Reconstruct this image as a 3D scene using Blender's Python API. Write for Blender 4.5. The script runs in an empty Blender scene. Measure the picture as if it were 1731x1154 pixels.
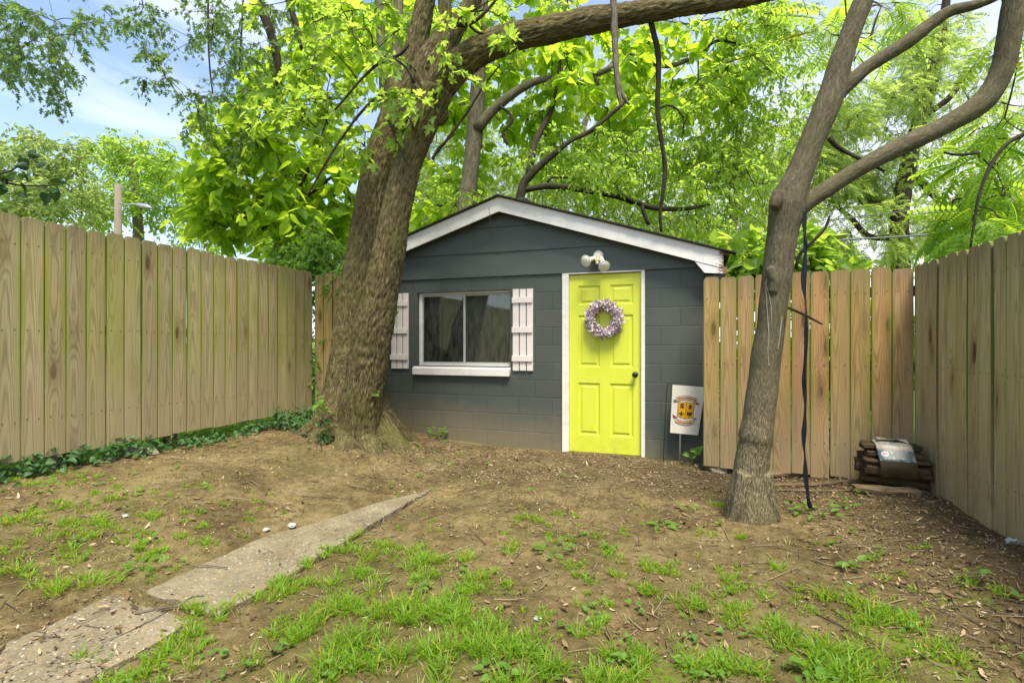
import bpy, math, random
import numpy as np
from mathutils import Vector, Matrix

SEED = 7
rng = np.random.default_rng(SEED)
random.seed(SEED)
scene = bpy.context.scene
COL = scene.collection
R = math.radians
PI = math.pi

# ------------------------------------------------------------------ camera
F, CXP, HY = 865.0, 865.5, 580.0
CAM = np.array([0.0, 0.0, 1.25])
YAW = R(18.8)
FWD = np.array([-math.sin(YAW), math.cos(YAW), 0.0])
RGT = np.array([math.cos(YAW), math.sin(YAW), 0.0])
UP = np.array([0, 0, 1.0])

def P(px, py, d):
    """point seen at (px, py) of the photograph, d metres along the view axis"""
    return CAM + d * (FWD + (px - CXP) / F * RGT - (py - HY) / F * UP)

def PY(px, py, Y):
    ray = FWD + (px - CXP) / F * RGT - (py - HY) / F * UP
    return CAM + ray * (Y / ray[1])

def PX(px, py, X):
    ray = FWD + (px - CXP) / F * RGT - (py - HY) / F * UP
    return CAM + ray * (X / ray[0])

def sstep(a, b, x):
    t = np.clip((np.asarray(x, float) - a) / (b - a), 0, 1)
    return t * t * (3 - 2 * t)

# ------------------------------------------------------------------ noise
_perm = rng.permutation(512).astype(np.int64)
_perm = np.concatenate([_perm, _perm, _perm])
_grad = rng.normal(size=(512, 3)); _grad /= np.linalg.norm(_grad, axis=1)[:, None]

def perlin(p):
    p = np.asarray(p, float)
    i = np.floor(p).astype(np.int64); f = p - i
    w = f * f * f * (f * (f * 6 - 15) + 10)
    i &= 511
    res = 0
    for dx in (0, 1):
        for dy in (0, 1):
            for dz in (0, 1):
                h = _perm[_perm[_perm[(i[..., 0] + dx) & 511] + ((i[..., 1] + dy) & 511)] % 512 + ((i[..., 2] + dz) & 511)] % 512
                g = _grad[h]
                dot = g[..., 0] * (f[..., 0] - dx) + g[..., 1] * (f[..., 1] - dy) + g[..., 2] * (f[..., 2] - dz)
                wx = w[..., 0] if dx else 1 - w[..., 0]
                wy = w[..., 1] if dy else 1 - w[..., 1]
                wz = w[..., 2] if dz else 1 - w[..., 2]
                res = res + dot * wx * wy * wz
    return res * 1.6

def noise2(x, y, s, o=0.0):
    x = np.asarray(x, float); y = np.asarray(y, float)
    return perlin(np.stack([x * s + 31.7 + o, y * s + 11.3 - o, np.full(np.shape(x), 5.5 + o)], -1))

def ground(x, y):
    x = np.asarray(x, float); y = np.asarray(y, float)
    z = 0.24 * sstep(-1.8, -4.6, x) * sstep(0, 2.5, y)
    z = z + 0.09 * sstep(0.6, 1.8, x) * sstep(7, 4, y)
    r2 = (x + 3.55) ** 2 + (y - 5.0) ** 2
    z = z + 0.05 * np.exp(-r2 / 0.5)
    near = sstep(30, 9, np.hypot(x, y))
    z = z + near * (0.035 * noise2(x, y, 0.9) + 0.012 * noise2(x, y, 3.1, 3))
    z = z - 0.10 * sstep(9, 40, np.hypot(x, y))
    return z

def PG(px, py):
    """point of the ground seen at (px, py)"""
    ray = FWD + (px - CXP) / F * RGT - (py - HY) / F * UP
    z = 0.0
    for _ in range(12):
        t = (z - CAM[2]) / ray[2]
        p = CAM + ray * t
        z = float(ground(p[0], p[1]))
    return np.array([p[0], p[1], z])

# ------------------------------------------------------------------ objects
def tag(o, label=None, cat=None, group=None, kind=None):
    if label: o['label'] = label
    if cat: o['category'] = cat
    if group: o['group'] = group
    if kind: o['kind'] = kind
    return o

def thing(name, label, cat, loc=(0, 0, 0), group=None):
    o = bpy.data.objects.new(name, None)
    COL.objects.link(o)
    o.location = loc
    o.empty_display_size = 0.1
    return tag(o, label, cat, group)

def link(name, me, mats, parent=None, origin=None):
    """mesh given in world coordinates; parented under a thing's Empty it keeps its place"""
    if not isinstance(mats, (list, tuple)): mats = [mats]
    for m in mats: me.materials.append(m)
    o = bpy.data.objects.new(name, me)
    COL.objects.link(o)
    if parent is not None:
        o.parent = parent
        w = Vector((0, 0, 0))
        q = parent
        while q is not None:
            w += Vector(q.location); q = q.parent
        me.transform(Matrix.Translation(-w))
    elif origin is not None:
        me.transform(Matrix.Translation(-Vector(origin)))
        o.location = origin
    return o

def mesh_arrays(name, verts, loops, totals, smooth=False, mi=None, uv=None):
    me = bpy.data.meshes.new(name)
    verts = np.ascontiguousarray(verts, np.float32); loops = np.ascontiguousarray(loops, np.int32)
    totals = np.ascontiguousarray(totals, np.int32)
    me.vertices.add(len(verts)); me.vertices.foreach_set('co', verts.ravel())
    me.loops.add(len(loops)); me.loops.foreach_set('vertex_index', loops)
    me.polygons.add(len(totals))
    starts = np.concatenate([[0], np.cumsum(totals)[:-1]]).astype(np.int32)
    me.polygons.foreach_set('loop_start', starts)
    me.polygons.foreach_set('loop_total', totals)
    me.polygons.foreach_set('use_smooth', np.full(len(totals), bool(smooth)))
    if mi is not None: me.polygons.foreach_set('material_index', np.ascontiguousarray(mi, np.int32))
    if uv is not None:
        l = me.uv_layers.new(name='UVMap')
        l.data.foreach_set('uv', np.ascontiguousarray(uv, np.float32).ravel())
    me.update(calc_edges=True)
    me.validate()
    return me

class MB:
    def __init__(self):
        self.v = []; self.f = []; self.m = []; self.uv = []; self.sm = []
    def add(self, verts, faces, mi=0, uvs=None, smooth=False):
        b = len(self.v)
        self.v += [tuple(map(float, p)) for p in verts]
        for k, fc in enumerate(faces):
            self.f.append([b + i for i in fc]); self.m.append(mi); self.sm.append(smooth)
            if uvs is not None: self.uv += [tuple(uvs[i]) for i in fc]
            else: self.uv += [(0, 0)] * len(fc)
    def box(self, a, b, mi=0, M=None):
        (x0, y0, z0), (x1, y1, z1) = a, b
        vs = [(x0, y0, z0), (x1, y0, z0), (x1, y1, z0), (x0, y1, z0), (x0, y0, z1), (x1, y0, z1), (x1, y1, z1), (x0, y1, z1)]
        if M is not None: vs = [tuple(M @ Vector(v)) for v in vs]
        self.add(vs, [(0, 3, 2, 1), (4, 5, 6, 7), (0, 1, 5, 4), (1, 2, 6, 5), (2, 3, 7, 6), (3, 0, 4, 7)], mi)
    def prism_xz(self, poly, y0, y1, mi=0):
        n = len(poly)
        area = sum(poly[i][0] * poly[(i + 1) % n][1] - poly[(i + 1) % n][0] * poly[i][1] for i in range(n))
        if area < 0: poly = poly[::-1]
        vs = [(x, y0, z) for x, z in poly] + [(x, y1, z) for x, z in poly]
        fs = [tuple(range(n)), tuple(range(2 * n - 1, n - 1, -1))]
        fs += [(i, i + n, (i + 1) % n + n, (i + 1) % n) for i in range(n)]
        self.add(vs, fs, mi)
    def tube(self, pts, rad, seg=8, mi=0, cap=True, smooth=True):
        pts = [np.asarray(p, float) for p in pts]
        n = len(pts)
        if not hasattr(rad, '__len__'): rad = [rad] * n
        ring, nrm = [], None
        for i in range(n):
            t = pts[min(i + 1, n - 1)] - pts[max(i - 1, 0)]
            t = t / (np.linalg.norm(t) + 1e-9)
            if nrm is None:
                a = np.array([0, 0, 1.0]) if abs(t[2]) < .9 else np.array([1.0, 0, 0])
                nrm = np.cross(t, a)
            nrm = nrm - t * (nrm @ t); nrm = nrm / (np.linalg.norm(nrm) + 1e-9)
            bi = np.cross(t, nrm)
            for k in range(seg):
                a = 2 * PI * k / seg
                ring.append(pts[i] + rad[i] * (math.cos(a) * nrm + math.sin(a) * bi))
        fs = []
        for i in range(n - 1):
            for k in range(seg):
                k2 = (k + 1) % seg
                fs.append((i * seg + k, i * seg + k2, (i + 1) * seg + k2, (i + 1) * seg + k))
        if cap:
            fs.append(tuple(range(seg - 1, -1, -1))); fs.append(tuple((n - 1) * seg + k for k in range(seg)))
        self.add(ring, fs, mi, smooth=smooth)
    def lathe(self, prof, seg=24, M=None, mi=0, smooth=True):
        vs = []
        for r, z in prof:
            for k in range(seg):
                a = 2 * PI * k / seg
                v = Vector((r * math.cos(a), r * math.sin(a), z))
                vs.append(tuple(M @ v) if M is not None else tuple(v))
        fs = []
        for i in range(len(prof) - 1):
            for k in range(seg):
                k2 = (k + 1) % seg
                fs.append((i * seg + k, i * seg + k2, (i + 1) * seg + k2, (i + 1) * seg + k))
        if prof[0][0] > 1e-6: fs.append(tuple(range(seg - 1, -1, -1)))
        if prof[-1][0] > 1e-6: fs.append(tuple((len(prof) - 1) * seg + k for k in range(seg)))
        self.add(vs, fs, mi, smooth=smooth)
    def mesh(self, name, bevel=0.0):
        loops = [i for f in self.f for i in f]
        me = mesh_arrays(name, np.array(self.v), loops, [len(f) for f in self.f], mi=self.m, uv=self.uv)
        me.polygons.foreach_set('use_smooth', np.array(self.sm, bool)) if len(me.polygons) == len(self.sm) else None
        return me
    def build(self, name, mats, parent=None, origin=None, bevel=0.0):
        o = link(name, self.mesh(name), mats, parent, origin)
        if bevel:
            md = o.modifiers.new('bevel', 'BEVEL'); md.width = bevel; md.segments = 2; md.limit_method = 'ANGLE'
        return o

# ------------------------------------------------------------------ materials
class G:
    def __init__(self, name):
        self.m = bpy.data.materials.new(name); self.m.use_nodes = True
        self.t = self.m.node_tree
        self.t.nodes.clear()
        self.out = self.t.nodes.new('ShaderNodeOutputMaterial')
    def put(self, sock, v):
        if isinstance(v, bpy.types.NodeSocket): self.t.links.new(v, sock)
        elif v is not None:
            if sock.type == 'RGBA' and len(v) == 3: v = (*v, 1)
            sock.default_value = v
    def n(self, typ, ins=None, **kw):
        nd = self.t.nodes.new('ShaderNode' + typ)
        for k, v in kw.items(): setattr(nd, k, v)
        for k, v in (ins or {}).items(): self.put(nd.inputs[k], v)
        return nd
    def noise(self, vec, scale, detail=4, rough=.55, dist=0.0, fac=True):
        nd = self.n('TexNoise', {'Vector': vec, 'Scale': scale, 'Detail': detail, 'Roughness': rough, 'Distortion': dist})
        return nd.outputs['Fac' if fac else 'Color']
    def math(self, op, a, b=None, clamp=False):
        nd = self.t.nodes.new('ShaderNodeMath'); nd.operation = op; nd.use_clamp = clamp
        self.put(nd.inputs[0], a)
        if b is not None: self.put(nd.inputs[1], b)
        return nd.outputs[0]
    def mix(self, fac, a, b, blend='MIX'):
        nd = self.t.nodes.new('ShaderNodeMix'); nd.data_type = 'RGBA'; nd.blend_type = blend
        self.put(nd.inputs[0], fac); self.put(nd.inputs[6], a); self.put(nd.inputs[7], b)
        return nd.outputs[2]
    def ramp(self, fac, stops, interp='LINEAR'):
        nd = self.t.nodes.new('ShaderNodeValToRGB'); nd.color_ramp.interpolation = interp
        el = nd.color_ramp.elements
        while len(el) < len(stops): el.new(0.5)
        for e, (p, c) in zip(el, stops):
            e.position = p
            e.color = (*c, 1) if hasattr(c, '__len__') else (c, c, c, 1)
        self.put(nd.inputs[0], fac)
        return nd.outputs[0]
    def rng(self, v, a, b, c=0.0, d=1.0):
        nd = self.n('MapRange', {0: v, 1: a, 2: b, 3: c, 4: d}); nd.clamp = True
        return nd.outputs[0]
    def coord(self, which='Object'):
        return self.n('TexCoord').outputs[which]
    def mapv(self, vec, scale=(1, 1, 1), loc=(0, 0, 0), rot=(0, 0, 0)):
        nd = self.n('Mapping', {'Vector': vec, 'Scale': scale, 'Location': loc, 'Rotation': rot})
        return nd.outputs[0]
    def sep(self, v):
        nd = self.n('SeparateXYZ', {0: v}); return nd.outputs
    def comb(self, x, y, z):
        return self.n('CombineXYZ', {0: x, 1: y, 2: z}).outputs[0]
    def attr(self, name):
        return self.n('Attribute', attribute_name=name)
    def island(self):
        return self.n('NewGeometry').outputs['Random Per Island']
    def bump(self, h, strength=.5, dist=.01, normal=None):
        return self.n('Bump', {'Height': h, 'Strength': strength, 'Distance': dist, **({'Normal': normal} if normal else {})}).outputs[0]
    def bsdf(self, color, rough=.8, normal=None, spec=.3, metal=0.0, **kw):
        nd = self.n('BsdfPrincipled', {'Base Color': color, 'Roughness': rough, 'Specular IOR Level': spec, 'Metallic': metal})
        if normal is not None: self.put(nd.inputs['Normal'], normal)
        for k, v in kw.items(): self.put(nd.inputs[k], v)
        self.t.links.new(nd.outputs[0], self.out.inputs[0])
        return nd

def simple(name, col, rough=.6, spec=.3, metal=0, var=.12, scale=30, bump=.15, bdist=.002):
    g = G(name); c = g.coord()
    n = g.noise(c, scale, 5, .6)
    n2 = g.noise(c, scale * .12, 3)
    dark = tuple(x * (1 - var * 1.6) for x in col); lite = tuple(min(1, x * (1 + var)) for x in col)
    colr = g.mix(g.math('ADD', g.math('MULTIPLY', n, .5), g.math('MULTIPLY', n2, .5)), dark, lite)
    g.bsdf(colr, rough, g.bump(n, bump, bdist), spec, metal)
    return g.m

def leaf_mat(name, c1, c2, t1, t2, tfac=.5, rough=.45, spec=.35, dry=0.0):
    """c: reflecting colour, t: colour of the light let through; both vary from leaf to leaf"""
    g = G(name); r = g.island()
    ob = g.noise(g.coord(), 0.9, 2)
    k = g.math('ADD', g.math('MULTIPLY', r, .75), g.math('MULTIPLY', g.rng(ob, .3, .7), .35), clamp=True)
    col = g.mix(k, c1, c2); tr = g.mix(k, t1, t2)
    if dry:
        yl = g.math('GREATER_THAN', r, 1 - dry)
        col = g.mix(yl, col, (.35, .30, .04)); tr = g.mix(yl, tr, (.7, .6, .08))
    p = g.n('BsdfPrincipled', {'Base Color': col, 'Roughness': rough, 'Specular IOR Level': spec})
    t = g.n('BsdfTranslucent', {'Color': tr})
    mx = g.n('MixShader', {0: tfac})
    g.t.links.new(p.outputs[0], mx.inputs[1]); g.t.links.new(t.outputs[0], mx.inputs[2])
    g.t.links.new(mx.outputs[0], g.out.inputs[0])
    return g.m

M = {}
M['maple'] = leaf_mat('maple_leaf', (.065, .13, .02), (.11, .20, .025), (.36, .58, .05), (.62, .80, .09), .62)
M['catalpa'] = leaf_mat('catalpa_leaf', (.08, .16, .02), (.13, .23, .025), (.46, .70, .03), (.76, .92, .07), .68, .5, .3)
M['fine'] = leaf_mat('fine_leaf', (.07, .14, .025), (.11, .20, .035), (.44, .66, .07), (.64, .84, .11), .66)
M['locust'] = leaf_mat('locust_leaf', (.10, .16, .035), (.14, .22, .05), (.48, .64, .11), (.66, .80, .18), .60)
M['ailanthus'] = leaf_mat('pinnate_leaf', (.07, .14, .02), (.11, .20, .03), (.42, .66, .04), (.62, .84, .07), .58, dry=.012)
M['oak'] = leaf_mat('oak_leaf', (.045, .09, .025), (.08, .14, .035), (.20, .36, .06), (.34, .50, .09), .5)
M['far'] = leaf_mat('far_leaf', (.10, .15, .045), (.14, .20, .06), (.44, .58, .14), (.60, .72, .20), .55)
M['ivy'] = leaf_mat('ivy_leaf', (.022, .07, .024), (.060, .13, .035), (.08, .20, .04), (.22, .40, .07), .3, .5, .3)
M['grass'] = leaf_mat('grass_blade', (.10, .21, .015), (.19, .31, .03), (.36, .60, .03), (.56, .74, .06), .5, .5, .3, dry=.05)
M['weed'] = leaf_mat('weed_leaf', (.08, .17, .025), (.13, .25, .04), (.32, .58, .05), (.48, .72, .08), .45, .5, .3)
M['darkleaf'] = leaf_mat('vine_leaf', (.02, .045, .015), (.035, .07, .02), (.05, .12, .02), (.10, .2, .03), .3)

def bark_mat(name, dark, mid, lite, moss, mossamt, sx, sz, bd, net=False):
    """attribute 'bark': radial offset (x, y) and length along the limb (z)"""
    g = G(name)
    b = g.attr('bark').outputs['Vector']
    ob = g.coord()
    st = g.mapv(b, (sx, sx, sz))
    n1 = g.noise(st, 1.0, 7, .68, .9)
    n2 = g.noise(g.mapv(b, (sx * 2.1, sx * 2.1, sz * .55)), 1.0, 5, .6, .5)
    rid = g.math('ABSOLUTE', g.math('SUBTRACT', n2, .5))
    rid = g.rng(rid, .0, .16)
    vo = g.n('TexVoronoi', {'Vector': g.n('VectorMath', {0: g.mapv(b, (sx * 1.5, sx * 1.5, sz * .7)), 1: g.comb(n1, n1, n1)}, operation='ADD').outputs[0], 'Scale': 1.0}, feature='DISTANCE_TO_EDGE').outputs[0]
    h = g.math('ADD', g.math('MULTIPLY', rid, .28), g.math('MULTIPLY', n1, .95))
    fine = g.noise(g.mapv(b, (sx * 5, sx * 5, sz * 2.5)), 1, 5, .75)
    col = g.ramp(g.math('ADD', g.math('MULTIPLY', h, .7), g.math('MULTIPLY', fine, .35)), [(.44, dark), (.58, mid), (.74, lite)])
    if net:
        lines = g.ramp(vo, [(0.0, 1), (.15, 0)])
        zz = g.sep(ob)[2]
        low = g.rng(zz, 1.35, .35)
        lines = g.math('MULTIPLY', g.math('MULTIPLY', lines, g.rng(fine, .42, .6)), low)
        col = g.mix(lines, col, (.42, .36, .22))
    big = g.noise(ob, 2.2, 4, .6)
    col = g.mix(g.math('MULTIPLY', g.rng(big, .42, .68), mossamt), col, moss)
    spots = g.noise(ob, 11, 3, .6)
    col = g.mix(g.math('MULTIPLY', g.rng(spots, .60, .75), .45), col, lite)
    g.bsdf(col, .92, g.bump(g.math('ADD', h, g.math('MULTIPLY', fine, .3)), .9, bd), .15)
    return g.m

M['bark_main'] = bark_mat('maple_bark', (.030, .024, .012), (.145, .118, .056), (.34, .275, .14), (.11, .115, .03), .62, 52, 9, .035)
M['bark_right'] = bark_mat('smooth_bark', (.052, .044, .028), (.092, .079, .050), (.15, .128, .082), (.085, .083, .036), .45, 48, 20, .005, net=True)
M['bark_back'] = bark_mat('grey_bark', (.05, .042, .03), (.13, .112, .08), (.22, .19, .14), (.12, .12, .06), .3, 30, 6, .015)
M['bark_dark'] = bark_mat('dark_bark', (.018, .014, .010), (.04, .033, .024), (.08, .066, .048), (.05, .05, .025), .3, 30, 6, .015)
M['twig'] = simple('twig_bark', (.05, .038, .025), .9, .1, var=.3)

def wood_fence(name, base1, base2, dark, green, gamt, edge=.5):
    """uv: u across a board, v height in metres; island random varies the boards"""
    g = G(name)
    uv = g.n('UVMap').outputs[0]; s = g.sep(uv); u, v = s[0], s[1]
    r = g.island()
    off = g.math('MULTIPLY', r, 97.0)
    x = g.math('MULTIPLY', u, .14)
    p = g.comb(g.math('ADD', x, off), g.math('MULTIPLY', v, 1.0), off)
    # plain-sawn grain: nested parabolas bent round the knots
    kv = g.n('TexVoronoi', {'Vector': g.mapv(p, (6.5, 1.9, 1)), 'Scale': 1.0, 'Randomness': 1.0})
    kd = kv.outputs['Distance']; krand = g.sep(kv.outputs['Color'])[0]
    ksel = g.math('GREATER_THAN', krand, .50)
    knot = g.math('MULTIPLY', g.rng(kd, .17, .10), ksel)
    halo = g.math('MULTIPLY', g.rng(kd, .48, .10), ksel)
    warp = g.noise(g.mapv(p, (9, 1.3, 1)), 1.0, 3, .5)
    warp2 = g.noise(g.mapv(p, (2.5, .55, 1)), 1.0, 2, .5)
    xc = g.math('SUBTRACT', x, g.math('ADD', .02, g.math('MULTIPLY', g.math('FRACT', g.math('MULTIPLY', r, 7.3)), .10)))
    sgn = g.math('SUBTRACT', g.math('MULTIPLY', g.math('GREATER_THAN', g.math('FRACT', g.math('MULTIPLY', r, 17.9)), .5), 2.0), 1.0)
    ring = g.math('ADD', g.math('MULTIPLY', g.math('MULTIPLY', xc, xc), 900.0), g.math('MULTIPLY', g.math('MULTIPLY', v, sgn), 2.1))
    ring = g.math('ADD', ring, g.math('ADD', g.math('MULTIPLY', warp, 2.6), g.math('MULTIPLY', warp2, 4.5)))
    ring = g.math('ADD', ring, g.math('MULTIPLY', halo, 2.2))
    ringw = g.math('ADD', g.math('MULTIPLY', g.math('SINE', g.math('MULTIPLY', ring, 6.283)), .5), .5)
    fiber = g.noise(g.mapv(p, (230, 4, 1)), 1.0, 4, .6)
    ringk = g.math('ADD', g.math('MULTIPLY', g.math('SINE', g.math('MULTIPLY', kd, 70)), .5), .5)
    tone = g.math('FRACT', g.math('MULTIPLY', r, 13.7))
    base = g.mix(tone, base1, base2)
    base = g.mix(g.math('MULTIPLY', g.math('FRACT', g.math('MULTIPLY', r, 31.3)), .55), base, g.mix(.5, green, base))
    base = g.mix(g.math('MULTIPLY', g.math('FRACT', g.math('MULTIPLY', r, 53.9)), .45), base, g.mix(.55, base, (.30, .26, .21)))
    base = g.mix(g.math('MULTIPLY', g.math('FRACT', g.math('MULTIPLY', r, 71.7)), .42), base, g.mix(.5, base, dark))
    ringw = g.math('POWER', ringw, 2.2)
    col = g.mix(g.math('MULTIPLY', ringw, .62), base, g.mix(.75, base, dark))
    col = g.mix(g.math('MULTIPLY', g.rng(fiber, .46, .70), .36), col, dark)
    col = g.mix(g.math('MULTIPLY', halo, g.math('MULTIPLY', ringk, .38)), col, dark)
    col = g.mix(g.math('MULTIPLY', g.math('POWER', halo, 1.6), .60), col, (.15, .085, .035))
    col = g.mix(g.math('MULTIPLY', knot, .85), col, (.075, .040, .020))
    # dark vertical weather streaks
    strk = g.noise(g.mapv(p, (38, 1.6, 1)), 1.0, 3, .6)
    col = g.mix(g.math('MULTIPLY', g.rng(strk, .55, .74), .60), col, (.12, .088, .058))
    # algae along the board edges and here and there across a board
    e = g.math('ABSOLUTE', g.math('SUBTRACT', u, .5))
    en = g.noise(g.mapv(p, (4, 2.2, 1)), 1.0, 4, .6)
    em = g.math('MULTIPLY', g.rng(g.math('ADD', e, g.math('MULTIPLY', g.math('SUBTRACT', en, .5), .55)), .27, .52), edge)
    wide = g.math('MULTIPLY', g.rng(g.math('ADD', tone, g.math('SUBTRACT', g.noise(g.mapv(p, (2, .9, 1)), 1, 3), .5)), .55, 1.15), gamt)
    al = g.math('MAXIMUM', em, wide)
    al = g.math('MULTIPLY', al, g.rng(v, .1, .8, .45, 1.0))
    col = g.mix(al, col, green)
    edge_d = g.math('MULTIPLY', g.rng(e, .455, .497), .75)
    col = g.mix(edge_d, col, (.05, .05, .018))
    # weathered top, rain-splashed tan foot
    top = g.math('MULTIPLY', g.rng(g.math('ADD', v, g.math('MULTIPLY', strk, .25)), 1.72, 2.0), .5)
    col = g.mix(top, col, (.12, .10, .065))
    foot = g.math('MULTIPLY', g.rng(g.math('ADD', v, g.math('MULTIPLY', g.math('SUBTRACT', en, .5), .5)), .85, .25), .62)
    col = g.mix(foot, col, g.mix(ringw, (.33, .26, .155), (.26, .20, .115)))
    h = g.math('ADD', g.math('MULTIPLY', fiber, .6), g.math('MULTIPLY', ringw, .25))
    g.bsdf(col, .85, g.bump(h, .35, .003), .15)
    return g.m

M['fence_left'] = wood_fence('weathered_fence_wood', (.34, .29, .140), (.45, .365, .195), (.12, .087, .040), (.22, .235, .035), .85, .95)
M['fence_right'] = wood_fence('newer_fence_wood', (.46, .235, .085), (.50, .33, .145), (.145, .068, .022), (.21, .21, .035), .30, .9)
M['fence_side'] = wood_fence('side_fence_wood', (.53, .41, .215), (.63, .52, .30), (.20, .14, .068), (.34, .34, .08), .42, .70)
M['nail'] = simple('nail_head', (.08, .07, .06), .6, .4, .3)
M['post'] = simple('post_wood', (.16, .11, .07), .9, .1, var=.3, scale=14, bump=.4)

def block_mat():
    g = G('painted_block')
    c = g.coord(); s = g.sep(c)
    xz = g.comb(g.math('ADD', s[0], s[1]), s[2], 0.0)
    wob = g.noise(c, 3.0, 3)
    br = g.n('TexBrick', {'Vector': g.n('VectorMath', {0: xz, 1: g.comb(g.math('MULTIPLY', wob, .010), g.math('MULTIPLY', wob, .010), 0.0)}, operation='ADD').outputs[0], 'Scale': 1.0, 'Mortar Size': .007, 'Mortar Smooth': .5, 'Bias': 0.0,
                          'Brick Width': .405, 'Row Height': .2055, 'Color1': (0, 0, 0, 1), 'Color2': (1, 1, 1, 1), 'Mortar': (.5, .5, .5, 1)})
    br.offset = .5
    mort = br.outputs['Fac']; bid = g.sep(br.outputs['Color'])[0]
    n = g.noise(c, 120, 6, .65); m = g.noise(c, 7, 5, .6); big = g.noise(c, 1.3, 4, .6)
    col = g.mix(g.math('ADD', g.math('MULTIPLY', bid, .35), g.math('MULTIPLY', m, .6)), (.046, .056, .048), (.072, .085, .074))
    col = g.mix(g.math('MULTIPLY', mort, .35), col, (.030, .038, .036))
    chalk = g.rng(g.noise(g.mapv(c, (1, 1, .35)), 5, 5, .65), .55, .8)
    col = g.mix(g.math('MULTIPLY', chalk, .25), col, (.12, .13, .12))
    spk = g.rng(g.noise(c, 45, 2, .5), .74, .78)
    col = g.mix(g.math('MULTIPLY', spk, .35), col, (.22, .22, .19))
    # rain-splashed mud at the foot of the wall
    hh = g.math('ADD', s[2], g.math('ADD', g.math('MULTIPLY', g.math('SUBTRACT', m, .5), .30), g.math('MULTIPLY', g.math('SUBTRACT', big, .5), .25)))
    hh = g.math('SUBTRACT', hh, g.rng(s[0], .48, -2.12, 0.0, .17))
    hh = g.math('ADD', hh, g.rng(s[0], 1.38, 1.88, 0.0, .32))
    mud = g.rng(hh, .52, .05)
    mud = g.math('MULTIPLY', mud, g.rng(n, .25, .6, .7, 1.0))
    col = g.mix(g.math('MULTIPLY', mud, .8), col, (.19, .155, .09))
    h = g.math('SUBTRACT', g.math('MULTIPLY', n, .25), g.math('MULTIPLY', mort, .55))
    g.bsdf(col, .62, g.bump(h, .6, .006), .35)
    return g.m
M['block'] = block_mat()

def siding_mat():
    g = G('painted_siding'); c = g.coord()
    n = g.noise(c, 60, 5, .6); m = g.noise(g.mapv(c, (1, 1, 4)), 2, 4, .6)
    col = g.mix(m, (.052, .063, .054), (.072, .085, .073))
    spk = g.rng(g.noise(c, 9, 5, .7), .66, .8)
    col = g.mix(g.math('MULTIPLY', spk, .25), col, (.12, .13, .12))
    g.bsdf(col, .5, g.bump(n, .15, .002), .4)
    return g.m
M['siding'] = siding_mat()

def white_paint(name, base=(.74, .72, .68), dirt=.35, rot=False):
    g = G(name); c = g.coord()
    n = g.noise(g.mapv(c, (1, 1, 1.6)), 7, 6, .65); f = g.noise(c, 70, 4, .6)
    col = g.mix(g.math('MULTIPLY', g.rng(n, .48, .75), dirt), base, (.40, .36, .29))
    chip = g.rng(g.noise(c, 26, 5, .7), .69, .73)
    col = g.mix(g.math('MULTIPLY', chip, dirt * 1.6), col, (.28, .22, .15))
    if rot:
        x = g.sep(c)[0]; z = g.sep(c)[2]
        rr = g.math('ADD', x, g.math('MULTIPLY', g.math('SUBTRACT', g.noise(g.mapv(c, (3, 3, 14)), 6, 5, .7), .5), .28))
        rotm = g.rng(rr, 2.39, 2.42)
        wood = g.mix(g.noise(g.mapv(c, (4, 4, 60)), 3, 4), (.06, .03, .015), (.30, .16, .07))
        col = g.mix(rotm, col, wood)
    g.bsdf(col, .55, g.bump(g.math('ADD', f, g.math('MULTIPLY', n, .5)), .2, .003), .35)
    return g.m
M['white'] = white_paint('white_trim_paint', (.64, .62, .58), dirt=.40)
M['fascia'] = white_paint('white_board_paint', (.66, .65, .62), dirt=.36, rot=True)
M['shutter'] = white_paint('pale_shutter_paint', (.62, .57, .53), dirt=.14)
M['alu'] = white_paint('aluminium_frame', (.40, .40, .37), dirt=.5)

def door_mat():
    g = G('lime_paint'); c = g.coord(); s = g.sep(c)
    n = g.noise(c, 40, 5, .6); m = g.noise(g.mapv(c, (6, 6, 1)), 2.5, 4, .6)
    col = g.mix(m, (.50, .545, .036), (.58, .625, .052))
    low = g.math('MULTIPLY', g.rng(s[2], .35, .05), g.rng(g.noise(c, 14, 5, .7), .50, .72))
    col = g.mix(g.math('MULTIPLY', low, .45), col, (.33, .30, .06))
    sm = g.rng(g.noise(c, 6, 4, .7), .66, .80)
    col = g.mix(g.math('MULTIPLY', sm, .30), col, (.30, .33, .06))
    scr = g.rng(g.noise(g.mapv(c, (40, 40, 3)), 1.5, 4, .7), .66, .72)
    col = g.mix(g.math('MULTIPLY', g.math('MULTIPLY', scr, g.rng(s[2], 1.0, .1)), .5), col, (.24, .25, .07))
    g.bsdf(col, .42, g.bump(n, .08, .002), .4)
    return g.m
M['door'] = door_mat()

def shingle_mat():
    g = G('asphalt_shingles'); c = g.coord()
    n = g.noise(c, 90, 4, .7); m = g.noise(c, 5, 4)
    col = g.mix(n, (.018, .017, .015), (.07, .065, .055))
    col = g.mix(g.math('MULTIPLY', g.rng(m, .5, .75), .4), col, (.05, .06, .02))
    g.bsdf(col, .95, g.bump(n, .6, .006), .1)
    return g.m
M['shingle'] = shingle_mat()

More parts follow.
